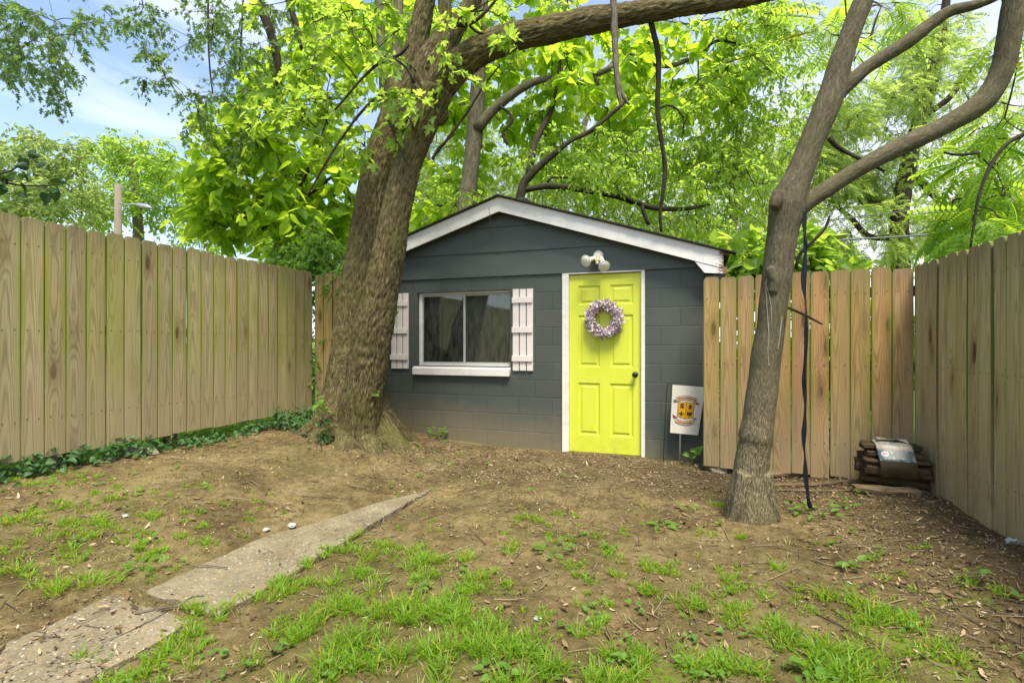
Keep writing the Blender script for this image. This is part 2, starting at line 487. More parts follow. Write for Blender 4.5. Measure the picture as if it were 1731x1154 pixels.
def glass_mat():
    g = G('dusty_window_glass'); c = g.coord()
    gl = g.n('BsdfGlossy', {'Color': (.9, .95, .93, 1), 'Roughness': .03})
    tr = g.n('BsdfTransparent', {'Color': (.80, .85, .83, 1)})
    fr = g.n('Fresnel', {'IOR': 1.55}).outputs[0]
    mx = g.n('MixShader', {0: g.math('ADD', g.math('MULTIPLY', fr, 1.1), .02, clamp=True)})
    g.t.links.new(tr.outputs[0], mx.inputs[1]); g.t.links.new(gl.outputs[0], mx.inputs[2])
    dust = g.n('BsdfDiffuse', {'Color': (.33, .34, .29, 1)})
    d = g.rng(g.noise(g.mapv(c, (3, 3, 1)), 6, 6, .7), .35, .85, .02, .22)
    spk = g.rng(g.noise(c, 38, 2, .5), .72, .76)
    d = g.math('MAXIMUM', d, g.math('MULTIPLY', spk, .4))
    m2 = g.n('MixShader', {0: d})
    g.t.links.new(mx.outputs[0], m2.inputs[1]); g.t.links.new(dust.outputs[0], m2.inputs[2])
    g.t.links.new(m2.outputs[0], g.out.inputs[0])
    return g.m
M['glass'] = glass_mat()
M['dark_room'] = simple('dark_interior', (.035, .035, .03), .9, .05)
M['curtain'] = simple('grey_curtain', (.13, .13, .105), .9, .05, var=.2)
M['black'] = simple('black_metal', (.012, .012, .012), .4, .5, .2)
M['offwhite'] = simple('aged_white_plastic', (.70, .66, .55), .45, .4, var=.1, scale=20)
M['lens'] = simple('frosted_lamp_glass', (.66, .64, .52), .25, .5, var=.08)
M['sensor'] = simple('yellowed_plastic', (.62, .54, .30), .45, .4)
M['galv'] = simple('galvanised_steel', (.45, .46, .46), .4, .5, .7)
M['cloth'] = simple('cream_flag_cloth', (.56, .54, .47), .9, .1, var=.06, scale=60, bump=.25)
M['gold'] = simple('gold_print', (.50, .27, .02), .85, .1, var=.06)
M['ink'] = simple('dark_print', (.03, .018, .015), .85, .1)
M['ribbon'] = simple('peach_print', (.55, .34, .22), .85, .1, var=.08)
M['ribbon2'] = simple('brown_print', (.20, .10, .08), .85, .1, var=.1)
M['strap'] = simple('navy_strap', (.008, .011, .018), .7, .25, var=.3, scale=40)
M['rotwood'] = bark_mat('rotten_wood', (.02, .014, .009), (.07, .048, .028), (.16, .11, .065), (.07, .08, .02), .4, 40, 5, .008)
M['deadwood'] = bark_mat('dead_wood', (.05, .034, .02), (.16, .11, .065), (.28, .21, .13), (.13, .11, .05), .2, 45, 5, .006)
M['deadvine'] = bark_mat('dead_vine_bark', (.05, .042, .034), (.13, .11, .085), (.24, .21, .17), (.1, .09, .06), .2, 60, 8, .004)
M['sap'] = simple('dried_sap', (.25, .235, .19), .6, .3, var=.3, scale=60)
M['paper'] = simple('crumpled_paper', (.40, .44, .38), .9, .1, var=.15, scale=40)
M['stone'] = simple('rough_stone', (.26, .225, .17), .9, .1, var=.35, scale=14, bump=.6, bdist=.01)
M['petal_l'] = simple('lilac_petal', (.48, .38, .43), .8, .1, var=.25)
M['petal_w'] = simple('white_petal', (.66, .62, .60), .8, .1, var=.12)
M['petal_r'] = simple('russet_petal', (.40, .17, .12), .8, .1, var=.25)
M['petal_g'] = simple('wreath_green', (.10, .28, .02), .7, .1, var=.2)
M['pole'] = simple('weathered_pole', (.20, .17, .13), .9, .1, var=.25, scale=8)
M['wire'] = simple('grey_wire', (.10, .11, .12), .5, .3)
M['lampgrey'] = simple('lamp_grey', (.35, .37, .38), .4, .5, .5)

# ------------------------------------------------------------------ world, sun, camera object
SUN_EL, SUN_AZ = R(64), R(150)      # direction of the sun: up, and measured from +Y towards +X
SUN_STRENGTH, SKY_STRENGTH, EXPOSURE = 4.2, 0.15, 1.02
def build_world():
    w = bpy.data.worlds.new('World'); scene.world = w; w.use_nodes = True
    t = w.node_tree; t.nodes.clear()
    out = t.nodes.new('ShaderNodeOutputWorld'); bg = t.nodes.new('ShaderNodeBackground')
    bg.inputs[1].default_value = SKY_STRENGTH
    sky = t.nodes.new('ShaderNodeTexSky'); sky.sky_type = 'NISHITA'; sky.sun_disc = False
    sky.sun_elevation = SUN_EL; sky.sun_rotation = SUN_AZ
    sky.air_density = 1.0; sky.dust_density = 1.2; sky.ozone_density = 1.6
    tc = t.nodes.new('ShaderNodeTexCoord')
    sp = t.nodes.new('ShaderNodeSeparateXYZ'); t.links.new(tc.outputs['Generated'], sp.inputs[0])
    def mth(op, a, b=None, clamp=False):
        nd = t.nodes.new('ShaderNodeMath'); nd.operation = op; nd.use_clamp = clamp
        for k, v in ((0, a), (1, b)):
            if v is None: continue
            if isinstance(v, bpy.types.NodeSocket): t.links.new(v, nd.inputs[k])
            else: nd.inputs[k].default_value = v
        return nd.outputs[0]
    zz = mth('MAXIMUM', sp.outputs[2], .06)
    cb = t.nodes.new('ShaderNodeCombineXYZ')
    t.links.new(mth('DIVIDE', sp.outputs[0], zz), cb.inputs[0]); t.links.new(mth('DIVIDE', sp.outputs[1], zz), cb.inputs[1])
    mp = t.nodes.new('ShaderNodeMapping'); t.links.new(cb.outputs[0], mp.inputs[0])
    mp.inputs['Rotation'].default_value = (0, 0, R(35)); mp.inputs['Scale'].default_value = (1.0, .32, 1); mp.inputs['Location'].default_value = (2.3, .4, 0)
    n1 = t.nodes.new('ShaderNodeTexNoise'); t.links.new(mp.outputs[0], n1.inputs['Vector'])
    n1.inputs['Scale'].default_value = 1.5; n1.inputs['Detail'].default_value = 8; n1.inputs['Roughness'].default_value = .58; n1.inputs['Distortion'].default_value = .5
    mr = t.nodes.new('ShaderNodeMapRange'); t.links.new(n1.outputs[0], mr.inputs[0])
    mr.inputs[1].default_value = .47; mr.inputs[2].default_value = .80; mr.inputs[3].default_value = 0; mr.inputs[4].default_value = .65
    # bright cloud bank low in the sky, fuller towards the right (+X)
    hz = t.nodes.new('ShaderNodeMapRange'); t.links.new(sp.outputs[2], hz.inputs[0])
    hz.inputs[1].default_value = .62; hz.inputs[2].default_value = .12; hz.inputs[3].default_value = 0; hz.inputs[4].default_value = 1
    sx = t.nodes.new('ShaderNodeMapRange'); t.links.new(sp.outputs[0], sx.inputs[0])
    sx.inputs[1].default_value = -.62; sx.inputs[2].default_value = .05; sx.inputs[3].default_value = .12; sx.inputs[4].default_value = 1
    bank = mth('MULTIPLY', hz.outputs[0], sx.outputs[0])
    fac = mth('MAXIMUM', mr.outputs[0], bank, True)
    mx = t.nodes.new('ShaderNodeMix'); mx.data_type = 'RGBA'
    t.links.new(fac, mx.inputs[0]); t.links.new(sky.outputs[0], mx.inputs[6]); mx.inputs[7].default_value = (5.4, 5.5, 5.7, 1)
    t.links.new(mx.outputs[2], bg.inputs[0]); t.links.new(bg.outputs[0], out.inputs[0])
build_world()

sd = bpy.data.lights.new('sun', 'SUN'); sd.energy = SUN_STRENGTH; sd.angle = R(20); sd.color = (1.0, .93, .76)
so = bpy.data.objects.new('sun', sd); COL.objects.link(so)
sdir = Vector((math.sin(SUN_AZ) * math.cos(SUN_EL), math.cos(SUN_AZ) * math.cos(SUN_EL), math.sin(SUN_EL)))
so.rotation_euler = (-sdir).to_track_quat('-Z', 'Y').to_euler(); so.location = (0, 0, 30)

cd = bpy.data.cameras.new('camera'); cam = bpy.data.objects.new('camera', cd); COL.objects.link(cam)
cd.sensor_width = 36; cd.lens = 36 * F / 1731.0; cd.clip_start = .05; cd.clip_end = 3000
cd.shift_y = (HY - 577) / 1731.0
cam.location = CAM; cam.rotation_euler = (PI / 2, 0, YAW); scene.camera = cam
scene.view_settings.view_transform = 'Standard'; scene.view_settings.look = 'None'
scene.view_settings.exposure = EXPOSURE; scene.view_settings.gamma = 1; scene.view_settings.use_curve_mapping = False

# ------------------------------------------------------------------ ground
FENCE_X_L, FENCE_X_R = -4.70, 1.83
PATH = [(-2.66, -2.12, -.2, 1.74), (-2.55, -2.07, 1.83, 4.15)]      # slabs: x0, x1, y0, y1

def green_cover(x, y):
    """0 bare soil .. 1 thick turf; follows the worn lawn"""
    x = np.asarray(x, float); y = np.asarray(y, float)
    n = .55 * noise2(x, y, 1.5, 7) + .45 * noise2(x, y, 4.2, 2)
    right = sstep(4.0, 2.1, y + .22 * np.clip(x + .6, 0, 3) + .42 * n)
    left = .42 * sstep(3.6, 2.0, y + .4 * n) * sstep(-2.2, -3.3, x)
    c = np.where(x > -2.3, right, left)
    strip = np.exp(-((x + 1.93) / .20) ** 2) * sstep(3.4, 2.6, y)
    c = np.maximum(c, strip)
    return np.clip(c * (0.62 + 1.7 * n), 0, 1)

def build_ground():
    def axis(a, b, step, far):
        core = np.arange(a, b + 1e-6, step)
        out = [b]; s = step
        while out[-1] < far: s *= 1.22; out.append(out[-1] + s)
        neg = [a]; s = step
        while neg[-1] > -far: s *= 1.22; neg.append(neg[-1] - s)
        return np.concatenate([np.array(neg[1:])[::-1], core, np.array(out[1:])])
    xs, ys = axis(-6.2, 3.6, .035, 900), axis(-.5, 6.2, .035, 900)
    X, Y = np.meshgrid(xs, ys, indexing='ij')
    Z = ground(X, Y)
    loc = (np.abs(X) < 9) & (np.abs(Y) < 9)
    Z = Z + np.where(loc, .006 * noise2(X, Y, 9, 1) + .0045 * noise2(X, Y, 23, 4), 0)
    # soil stays below the path slabs and washes over the far end
    for x0, x1, y0, y1 in PATH:
        ins = sstep(x0 - .05, x0 + .06, X) * sstep(x1 + .05, x1 - .03, X) * sstep(y0 - .05, y0 + .03, Y) * sstep(y1 + .1, y1 - .2, Y)
        if y0 > 1: xl = -2.62 + .58 * np.clip((Y - 2.35) / 1.75, 0, 1) ** .9 + .03 * noise2(X, Y, 3, 3); ins = ins * sstep(xl - .06, xl + .06, X)
        Z = Z - .05 * ins
    nx, ny = len(xs), len(ys)
    v = np.stack([X, Y, Z], -1).reshape(-1, 3)
    i = np.arange(nx - 1)[:, None] * ny + np.arange(ny - 1)[None]
    q = np.stack([i, i + ny, i + ny + 1, i + 1], -1).reshape(-1)
    me = mesh_arrays('ground', v, q, np.full(len(q) // 4, 4), smooth=True)
    inside = sstep(-4.85, -4.75, X) * sstep(1.95, 1.85, X) * sstep(5.9, 5.7, Y)
    moss = np.zeros_like(X)
    for (px, py, r) in ((1500, 1075, .13), (1590, 1120, .16), (1110, 1140, .09), (1230, 1030, .10), (1640, 1010, .08), (1430, 1135, .08), (1290, 1060, .06)):
        c = PG(px, py)
        moss = np.maximum(moss, sstep(1.25, .55, np.hypot(X - c[0], Y - c[1]) / r + .45 * noise2(X, Y, 7, 9)))
    turf = green_cover(X, Y) * inside
    mulch = np.maximum(sstep(4.1, 4.9, Y + .3 * noise2(X, Y, 3, 6)) * sstep(-3.2, .8, X), sstep(.7, 1.7, X + .3 * noise2(X, Y, 3, 6)) * sstep(1.0, 2.6, Y)) * inside
    for nm, arr in (('moss', moss), ('turf', turf), ('mulch', mulch), ('lawn', 1 - inside)):
        a = me.attributes.new(nm, 'FLOAT', 'POINT'); a.data.foreach_set('value', arr.ravel().astype(np.float32))
    g = G('bare_soil'); c = g.coord()
    n1 = g.noise(c, 2.2, 6, .6); n2 = g.noise(c, 17, 6, .65); n3 = g.noise(c, 110, 5, .7); n4 = g.noise(c, 46, 3, .6)
    f = g.math('ADD', g.math('MULTIPLY', n1, .42), g.math('ADD', g.math('MULTIPLY', n2, .38), g.math('MULTIPLY', n3, .32)))
    col = g.ramp(f, [(.44, (.048, .034, .014)), (.56, (.125, .092, .041)), (.68, (.225, .172, .084))])
    mu = g.attr('mulch').outputs['Fac']
    col = g.mix(g.math('MULTIPLY', mu, g.rng(n2, .35, .6, .35, .85)), col, g.mix(n3, (.045, .030, .016), (.12, .082, .045)))
    tf = g.attr('turf').outputs['Fac']
    col = g.mix(g.math('MULTIPLY', tf, g.rng(n4, .35, .65, .15, .75)), col, g.mix(n3, (.055, .055, .014), (.11, .12, .028)))
    algae = g.math('MULTIPLY', g.rng(g.noise(c, 1.7, 5, .65), .52, .72), .30)
    col = g.mix(algae, col, (.10, .105, .028))
    ms = g.math('MULTIPLY', g.attr('moss').outputs['Fac'], g.rng(n4, .42, .58))
    col = g.mix(ms, col, g.mix(n3, (.06, .11, .010), (.15, .22, .014)))
    col = g.mix(g.attr('lawn').outputs['Fac'], col, g.mix(n2, (.06, .09, .02), (.11, .16, .035)))
    peb = g.n('TexVoronoi', {'Vector': c, 'Scale': 42.0}); pd = peb.outputs['Distance']; pr = g.sep(peb.outputs['Color'])[0]
    pm = g.math('MULTIPLY', g.rng(pd, .24, .16), g.math('GREATER_THAN', pr, .86))
    col = g.mix(g.math('MULTIPLY', pm, .8), col, g.mix(pr, (.30, .25, .18), (.42, .37, .28)))
    h = g.math('ADD', g.math('MULTIPLY', n2, .8), g.math('ADD', g.math('MULTIPLY', n3, .55), g.math('MULTIPLY', pm, .35)))
    g.bsdf(col, .95, g.bump(h, .9, .018), .12)
    o = link('ground', me, g.m); tag(o, kind='structure')
build_ground()

def build_path():
    g = G('exposed_aggregate_concrete'); c = g.coord()
    vo = g.n('TexVoronoi', {'Vector': c, 'Scale': 70.0}); d = vo.outputs['Distance']; rc = vo.outputs['Color']; r0 = g.sep(rc)[0]
    n = g.noise(c, 4, 6, .65); f = g.noise(c, 140, 4, .7); mid = g.noise(c, 22, 4, .6)
    base = g.mix(g.rng(n, .35, .65), (.12, .102, .062), (.23, .195, .125))
    st = g.ramp(r0, [(0, (.07, .075, .075)), (.35, (.22, .17, .10)), (.6, (.30, .22, .13)), (.8, (.12, .125, .125)), (1, (.44, .40, .32))])
    sm = g.math('MULTIPLY', g.rng(d, .50, .30), g.rng(mid, .36, .56, .35, 1.0))
    col = g.mix(sm, base, st)
    cr = g.n('TexVoronoi', {'Vector': g.n('VectorMath', {0: c, 1: g.noise(c, 5, 4, .6, fac=False)}, operation='ADD').outputs[0], 'Scale': .9}, feature='DISTANCE_TO_EDGE').outputs[0]
    crack = g.rng(cr, .012, .0)
    base = g.mix(g.math('MULTIPLY', g.rng(g.noise(c, 7, 5, .7), .5, .7), .5), base, (.10, .088, .055))
    soil = g.rng(g.noise(c, 2.3, 6, .72), .48, .64)
    col = g.mix(g.math('MULTIPLY', crack, .85), col, (.035, .027, .016))
    col = g.mix(g.math('MULTIPLY', soil, .6), col, g.mix(f, (.115, .083, .047), (.21, .155, .09)))
    g.bsdf(col, .9, g.bump(g.math('ADD', g.math('MULTIPLY', sm, .5), g.math('MULTIPLY', f, .5)), .6, .006), .2)
    for k, (x0, x1, y0, y1) in enumerate(PATH):
        nx, ny = 26, int((y1 - y0) / .025)
        xs = np.linspace(x0, x1, nx); ys = np.linspace(y0, y1, ny)
        X, Y = np.meshgrid(xs, ys, indexing='ij')
        zc = ground(np.full(ny, (x0 + x1) / 2), ys) + .004
        tilt = .012 if k == 0 else -.006
        Z = .35 * np.repeat(zc[None], nx, 0) + .65 * (ground(X, Y) + .004) + .002 * noise2(X, Y, 14, 5)
        if k == 1:
            xl = -2.62 + .58 * np.clip((Y - 2.35) / 1.75, 0, 1) ** .9 + .03 * noise2(X, Y, 3, 3)
            Z = Z - .05 * sstep(xl + .03, xl - .10, X)
        ed = .02 * noise2(X, Y, 4, 8) + .012 * noise2(X, Y, 13, 8)
        X = X + np.where(np.arange(nx)[:, None] < 2, ed, 0) + np.where(np.arange(nx)[:, None] > nx - 3, ed, 0)
        Y = Y + np.where(np.arange(ny)[None] < 2, ed * 1.3, 0) + np.where(np.arange(ny)[None] > ny - 3, ed * 1.3, 0)
        Z[0] -= .008; Z[-1] -= .008; Z[:, 0] -= .008; Z[:, -1] -= .008
        v = np.stack([X, Y, Z], -1).reshape(-1, 3)
        lo = v.copy(); lo[:, 2] -= .09
        i = np.arange(nx - 1)[:, None] * ny + np.arange(ny - 1)[None]
        q = np.stack([i, i + ny, i + ny + 1, i + 1], -1).reshape(-1, 4)
        rim = list(range(0, ny)) + [a * ny + ny - 1 for a in range(1, nx)] + [(nx - 1) * ny + b for b in range(ny - 2, -1, -1)] + [a * ny for a in range(nx - 2, 0, -1)]
        nv = len(v); side = [(rim[a], rim[(a + 1) % len(rim)], rim[(a + 1) % len(rim)] + nv, rim[a] + nv) for a in range(len(rim))]
        loops = np.concatenate([q.ravel(), np.array(side).ravel()])
        me = mesh_arrays('path_slab', np.concatenate([v, lo]), loops, np.full(len(q) + len(side), 4))
        o = link('path', me, g.m); tag(o, kind='structure')
build_path()

# ------------------------------------------------------------------ shed
YF = 5.78
XL, XR = -3.99, .18
RX, RZ, SL = -2.08, 2.98, .319
YO = YF - .16
YB = YF + 3.7
ZW = 2.055
def roof_z(x): return RZ - SL * abs(x - RX)

SHED = thing('shed', 'small dark grey gabled shed of painted concrete block with white trim', 'shed', (RX, YF, 0))
DOOR = (-1.272, -.472, .012, 2.03)
DFR = (-1.352, -.428)
WIN = (-3.24, -1.99, .97, 1.89)

def build_shed():
    # walls: front face with its openings, reveals, sides and back
    mb = MB()
    xs = [XL, WIN[0], WIN[1], DFR[0], DFR[1], XR]; zs = [-.25, WIN[2], WIN[3], ZW]
    def hole(i, k):
        return (i == 1 and k == 1) or i == 3
    for i in range(5):
        for k in range(3):
            if hole(i, k): continue
            a, b, c, d = xs[i], xs[i + 1], zs[k], zs[k + 1]
            mb.add([(a, YF, c), (b, YF, c), (b, YF, d), (a, YF, d)], [(0, 1, 2, 3)])
    T = .2
    def reveal(x0, x1, z0, z1, bottom=True):
        mb.add([(x0, YF, z0), (x0, YF + T, z0), (x0, YF + T, z1), (x0, YF, z1)], [(0, 3, 2, 1)])
        mb.add([(x1, YF, z0), (x1, YF + T, z0), (x1, YF + T, z1), (x1, YF, z1)], [(0, 1, 2, 3)])
        mb.add([(x0, YF, z1), (x1, YF, z1), (x1, YF + T, z1), (x0, YF + T, z1)], [(0, 3, 2, 1)])
        if bottom: mb.add([(x0, YF, z0), (x1, YF, z0), (x1, YF + T, z0), (x0, YF + T, z0)], [(0, 1, 2, 3)])
    reveal(*WIN); reveal(DFR[0], DFR[1], -.25, ZW, False)
    mb.add([(XR, YF, -.25), (XR, YB, -.25), (XR, YB, ZW), (XR, YF, ZW)], [(0, 1, 2, 3)])
    mb.add([(XL, YF, -.25), (XL, YB, -.25), (XL, YB, ZW + .2), (XL, YF, ZW + .2)], [(0, 3, 2, 1)])
    mb.add([(XL, YB, -.25), (XR, YB, -.25), (XR, YB, ZW), (RX, YB, RZ - .1), (XL, YB, ZW + .2)], [(0, 4, 3, 2, 1)])
    # inner side of the front wall, a screen wall behind the door and the floor: the dark room
    for i in range(5):
        for k in range(3):
            if hole(i, k): continue
            a, b, c, d = xs[i], xs[i + 1], zs[k], zs[k + 1]
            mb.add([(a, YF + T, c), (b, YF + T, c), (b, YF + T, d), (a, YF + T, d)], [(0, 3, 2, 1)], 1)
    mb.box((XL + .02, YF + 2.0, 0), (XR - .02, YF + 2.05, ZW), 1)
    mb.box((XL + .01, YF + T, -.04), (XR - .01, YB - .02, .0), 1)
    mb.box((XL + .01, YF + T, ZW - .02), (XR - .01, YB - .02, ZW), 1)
    o = mb.build('wall', [M['block'], M['dark_room']], SHED)

    # lap siding in the gable
    sb = MB()
    rows = [2.055, 2.345, 2.645, 2.95]
    for i in range(3):
        z0, z1 = rows[i], rows[i + 1] + .02
        def xr(z):
            lim = (RZ - .10 - z) / SL
            return max(RX - lim, XL), min(RX + lim, XR)
        l0, r0 = xr(z0); l1, r1 = xr(z1)
        pts = [(l0, z0), (r0, z0)]
        if r0 > r1 and r0 >= XR - 1e-6:
            zk = RZ - .10 - SL * (XR - RX); pts += [(XR, min(zk, z1))]
        pts += [(r1, z1), (l1, z1)]
        if l0 <= XL + 1e-6:
            zk = RZ - .10 - SL * (RX - XL); pts += [(XL, min(zk, z1))]
        # drop doubles
        q = [p for j, p in enumerate(pts) if j == 0 or (abs(p[0] - pts[j - 1][0]) + abs(p[1] - pts[j - 1][1])) > 1e-4]
        n = len(q)
        yf = lambda z: YF - .022 + .016 * (z - z0) / (z1 - z0)
        vs = [(x, yf(z), z) for x, z in q] + [(x, YF + .02, z) for x, z in q]
        fs = [tuple(range(n)), tuple(range(2 * n - 1, n - 1, -1))] + [(j, j + n, (j + 1) % n + n, (j + 1) % n) for j in range(n)]
        sb.add(vs, fs)
    sb.build('gable_siding', M['siding'], SHED)

    # roof: two slabs of shingles on boards
    E = 2.50
    rb = MB()
    for s in (-1, 1):
        E = 2.50 if s > 0 else 2.12
        xe = RX + s * E
        for (t0, t1, mi, y0) in ((-.016, .0, 0, YO - .030), (-.046, -.016, 1, YO + .02)):
            rb.prism_xz([(RX, RZ + t1), (xe, RZ - SL * E + t1), (xe, RZ - SL * E + t0), (RX, RZ + t0)], y0, YB + .2, mi)
    # shingle butts along the front rake edge give it a ragged line
    for s in (-1, 1):
        for k in range(19 if s > 0 else 16):
            a = k * .135; b = a + .128 if (s > 0 or k < 15) else 2.12
            x0, x1 = RX + s * a, RX + s * b
            rr = random.uniform(0, .012)
            rb.prism_xz([(x0, roof_z(x0) + .001 + .006), (x1, roof_z(x1) + .001 + .001), (x1, roof_z(x1) - .010), (x0, roof_z(x0) - .010)], YO - .038 - rr, YO + .10, 0)
    rb.build('roof', [M['shingle'], M['post']], SHED)

    fb = MB()
    for s, L in ((-1, 2.08), (1, 2.44)):
        N = 24
        for k in range(N):
            a, b = L * k / N, L * (k + 1) / N
            x0, x1 = RX + s * a, RX + s * b
            top, h = -.034, .155
            j = .004 * math.sin(k * 1.7)
            top = -.018; h = .168
            fb.add([(x0, YO, roof_z(x0) + top), (x1, YO, roof_z(x1) + top), (x1, YO, roof_z(x1) + top - h), (x0, YO, roof_z(x0) + top - h),
                    (x0, YO + .028, roof_z(x0) + top), (x1, YO + .028, roof_z(x1) + top), (x1, YO + .028, roof_z(x1) + top - h), (x0, YO + .028, roof_z(x0) + top - h)],
                   [(0, 1, 2, 3) if s < 0 else (3, 2, 1, 0), (4, 5, 6, 7), (3, 2, 6, 7), (0, 1, 5, 4)] + ([(1, 2, 6, 5)] if k == N - 1 else []))
    fb.build('rake_board', M['fascia'], SHED)
    # boxed eave return at the right and left ends, under the rake boards
    for s in (1, -1):
        eb = MB()
        xa, xb = (XR - .03, XR + .215) if s > 0 else (XL - .20, XL + .03)
        f = lambda x: roof_z(x) - .034 - .155
        xi, xo = (xa, xb) if s > 0 else (xb, xa)
        eb.prism_xz([(xi - s * .08, f(xi - s * .08) + .012), (xo, f(xo) + .02), (xo, f(xo) - .045), (xi + s * .03, f(xi) - .105)], YO + .006, YO + .03)
        eb.build('eave_return', M['fascia'], SHED)
        ub = MB(); ub.box((min(xi + s * .035, xo - s * .01), YO + .04, f(xo) - .10), (max(xi + s * .035, xo - s * .01), YB, f(xo) - .05))
        ub.build('soffit', M['siding'], SHED)

    # door frame
    jb = MB()
    x0, x1 = DFR
    jb.box((x0, YF - .022, -.06), (DOOR[0] - .004, YF + .10, ZW - .018))
    jb.box((DOOR[1] + .004, YF - .022, -.06), (x1, YF + .10, ZW - .018))
    jb.box((x0, YF - .020, ZW - .016), (x1, YF + .10, ZW - .002))
    jb.box((x0 + .058, YF - .004, -.05), (DOOR[0] - .002, YF + .11, ZW - .02))
    jb.build('door_frame', M['white'], SHED, bevel=.003)
    tb = MB(); tb.box((DOOR[0] - .003, YF + .0, -.08), (DOOR[1] + .003, YF + .12, .008)); tb.build('threshold', M['post'], SHED)

    # six-panel door
    db = MB()
    dx0, dx1, dz0, dz1 = DOOR; W, H = dx1 - dx0, dz1 - dz0; yd = YF + .018
    cx = [0, .125, .435, .575, .895, 1]; cz = [1, .938, .83, .772, .48, .39, .095, 0]
    X = [dx0 + W * t for t in cx]; Zs = [dz0 + H * t for t in cz][::-1]
    pan = {(1, 1), (3, 1), (1, 3), (3, 3), (1, 5), (3, 5)}
    for i in range(5):
        for k in range(7):
            a, b, c, d = X[i], X[i + 1], Zs[k], Zs[k + 1]
            if (i, k) not in pan:
                db.add([(a, yd, c), (b, yd, c), (b, yd, d), (a, yd, d)], [(0, 1, 2, 3)])
            else:
                rings = [(0, 0), (.006, .007), (.013, .011), (.03, .011), (.048, .003)]
                pr = None
                for ins, dep in rings:
                    q = [(a + ins, yd + dep, c + ins), (b - ins, yd + dep, c + ins), (b - ins, yd + dep, d - ins), (a + ins, yd + dep, d - ins)]
                    if pr is not None:
                        db.add(pr + q, [(0, 1, 5, 4), (1, 2, 6, 5), (2, 3, 7, 6), (3, 0, 4, 7)])
                    pr = q
                db.add(pr, [(0, 1, 2, 3)])
    db.add([(dx0, yd, dz0), (dx0, yd + .04, dz0), (dx0, yd + .04, dz1), (dx0, yd, dz1)], [(0, 3, 2, 1)])
    db.add([(dx1, yd, dz0), (dx1, yd + .04, dz0), (dx1, yd + .04, dz1), (dx1, yd, dz1)], [(0, 1, 2, 3)])
    db.add([(dx0, yd, dz1), (dx1, yd, dz1), (dx1, yd + .04, dz1), (dx0, yd + .04, dz1)], [(0, 3, 2, 1)])
    db.add([(dx0, yd + .04, dz0), (dx1, yd + .04, dz0), (dx1, yd + .04, dz1), (dx0, yd + .04, dz1)], [(0, 1, 2, 3)])
    door = db.build('door', M['door'], SHED)
    kb = MB()
    kp = (dx1 - .062, yd, .905)
    Mx = Matrix.Translation(kp) @ Matrix.Rotation(R(90), 4, 'X')
    kb.lathe([(.0, .0), (.031, .0), (.031, .006), (.014, .010), (.012, .028), (.026, .036), (.030, .048), (.026, .060), (.014, .066), (0, .067)], 24, Mx)
    link('door_knob', kb.mesh('door_knob'), M['black'], door)

    # window: frame, two sliding sashes, sill
    wb = MB(); x0, x1, z0, z1 = WIN; yw = YF + .075
    fw = .038
    wb.box((x0 + .002, yw - .03, z0 + .002), (x0 + fw, yw + .05, z1 - .002)); wb.box((x1 - .016, yw - .03, z0 + .002), (x1 - .002, yw + .05, z1 - .002))
    wb.box((x0 + fw, yw - .028, z1 - .022), (x1 - .016, yw + .05, z1 - .002)); wb.box((x0 + fw, yw - .028, z0 + .002), (x1 - .016, yw + .05, z0 + .018))
    win = wb.build('window', M['white'], SHED, bevel=.002)
    xm = x0 + (x1 - x0) * .497
    for (a, b, yy, l, r) in ((x0 + fw, xm + .012, yw - .012, .012, .022), (xm - .012, x1 - .016, yw + .018, .016, .010)):
        s = MB(); z_0, z_1 = z0 + .02, z1 - .024
        s.box((a + .001, yy, z_0), (a + l, yy + .018, z_1)); s.box((b - r, yy, z_0), (b - .001, yy + .018, z_1))
        s.box((a + l, yy + .001, z_0), (b - r, yy + .017, z_0 + .024)); s.box((a + l, yy + .001, z_1 - .024), (b - r, yy + .017, z_1))
        link('sash', s.mesh('sash'), M['alu'], win)
        p = MB(); p.box((a + l - .004, yy + .007, z_0 + .02), (b - r + .004, yy + .011, z_1 - .02))
        link('pane', p.mesh('pane'), M['glass'], win)
    c = MB()
    for (a, b, zt, zb, tw) in ((x0 + .05, x0 + .30, z1 - .02, z1 - .50, .45), (x0 + .55, x1, z1 - .02, z0 + .02, .0)):
        N = 40; pts = []
        for k in range(N + 1):
            t = k / N; x = a + (b - a) * t; y = YF + .22 + .016 * math.sin(t * 42) + .01 * math.sin(t * 17)
            pts.append((x, y))
        vs = []
        for k, (x, y) in enumerate(pts):
            vs.append((x, y, zt)); xb_ = x if not tw else x0 + .05 + (x - x0 - .05) * (1 - tw)
            vs.append((xb_ , y, zb))
        c.add(vs, [(2 * k, 2 * k + 2, 2 * k + 3, 2 * k + 1) for k in range(N)], smooth=True)
    cu = link('curtain', c.mesh('curtain'), M['curtain'], win)
    md = cu.modifiers.new('thick', 'SOLIDIFY'); md.thickness = .003
    sl = MB()
    a, b = x0 - .045, x1 + .0
    sl.add([(a, YF - .055, z0 - .115), (b, YF - .055, z0 - .115), (b + .012, YF - .055, z0 - .030), (a, YF - .055, z0 - .030),
            (a, YF + .045, z0 - .115), (b, YF + .045, z0 - .115), (b, YF + .045, z0 + .001), (a + .046, YF + .045, z0 + .001), (b + .012, YF + .0, z0 - .012), (a, YF, z0 - .012)],
           [(0, 1, 2, 3), (3, 2, 8, 9), (9, 8, 6, 7), (0, 4, 5, 1), (1, 5, 6, 8, 2), (0, 3, 9, 7, 4)])
    sl.build('window_sill', M['white'], SHED, bevel=.004)
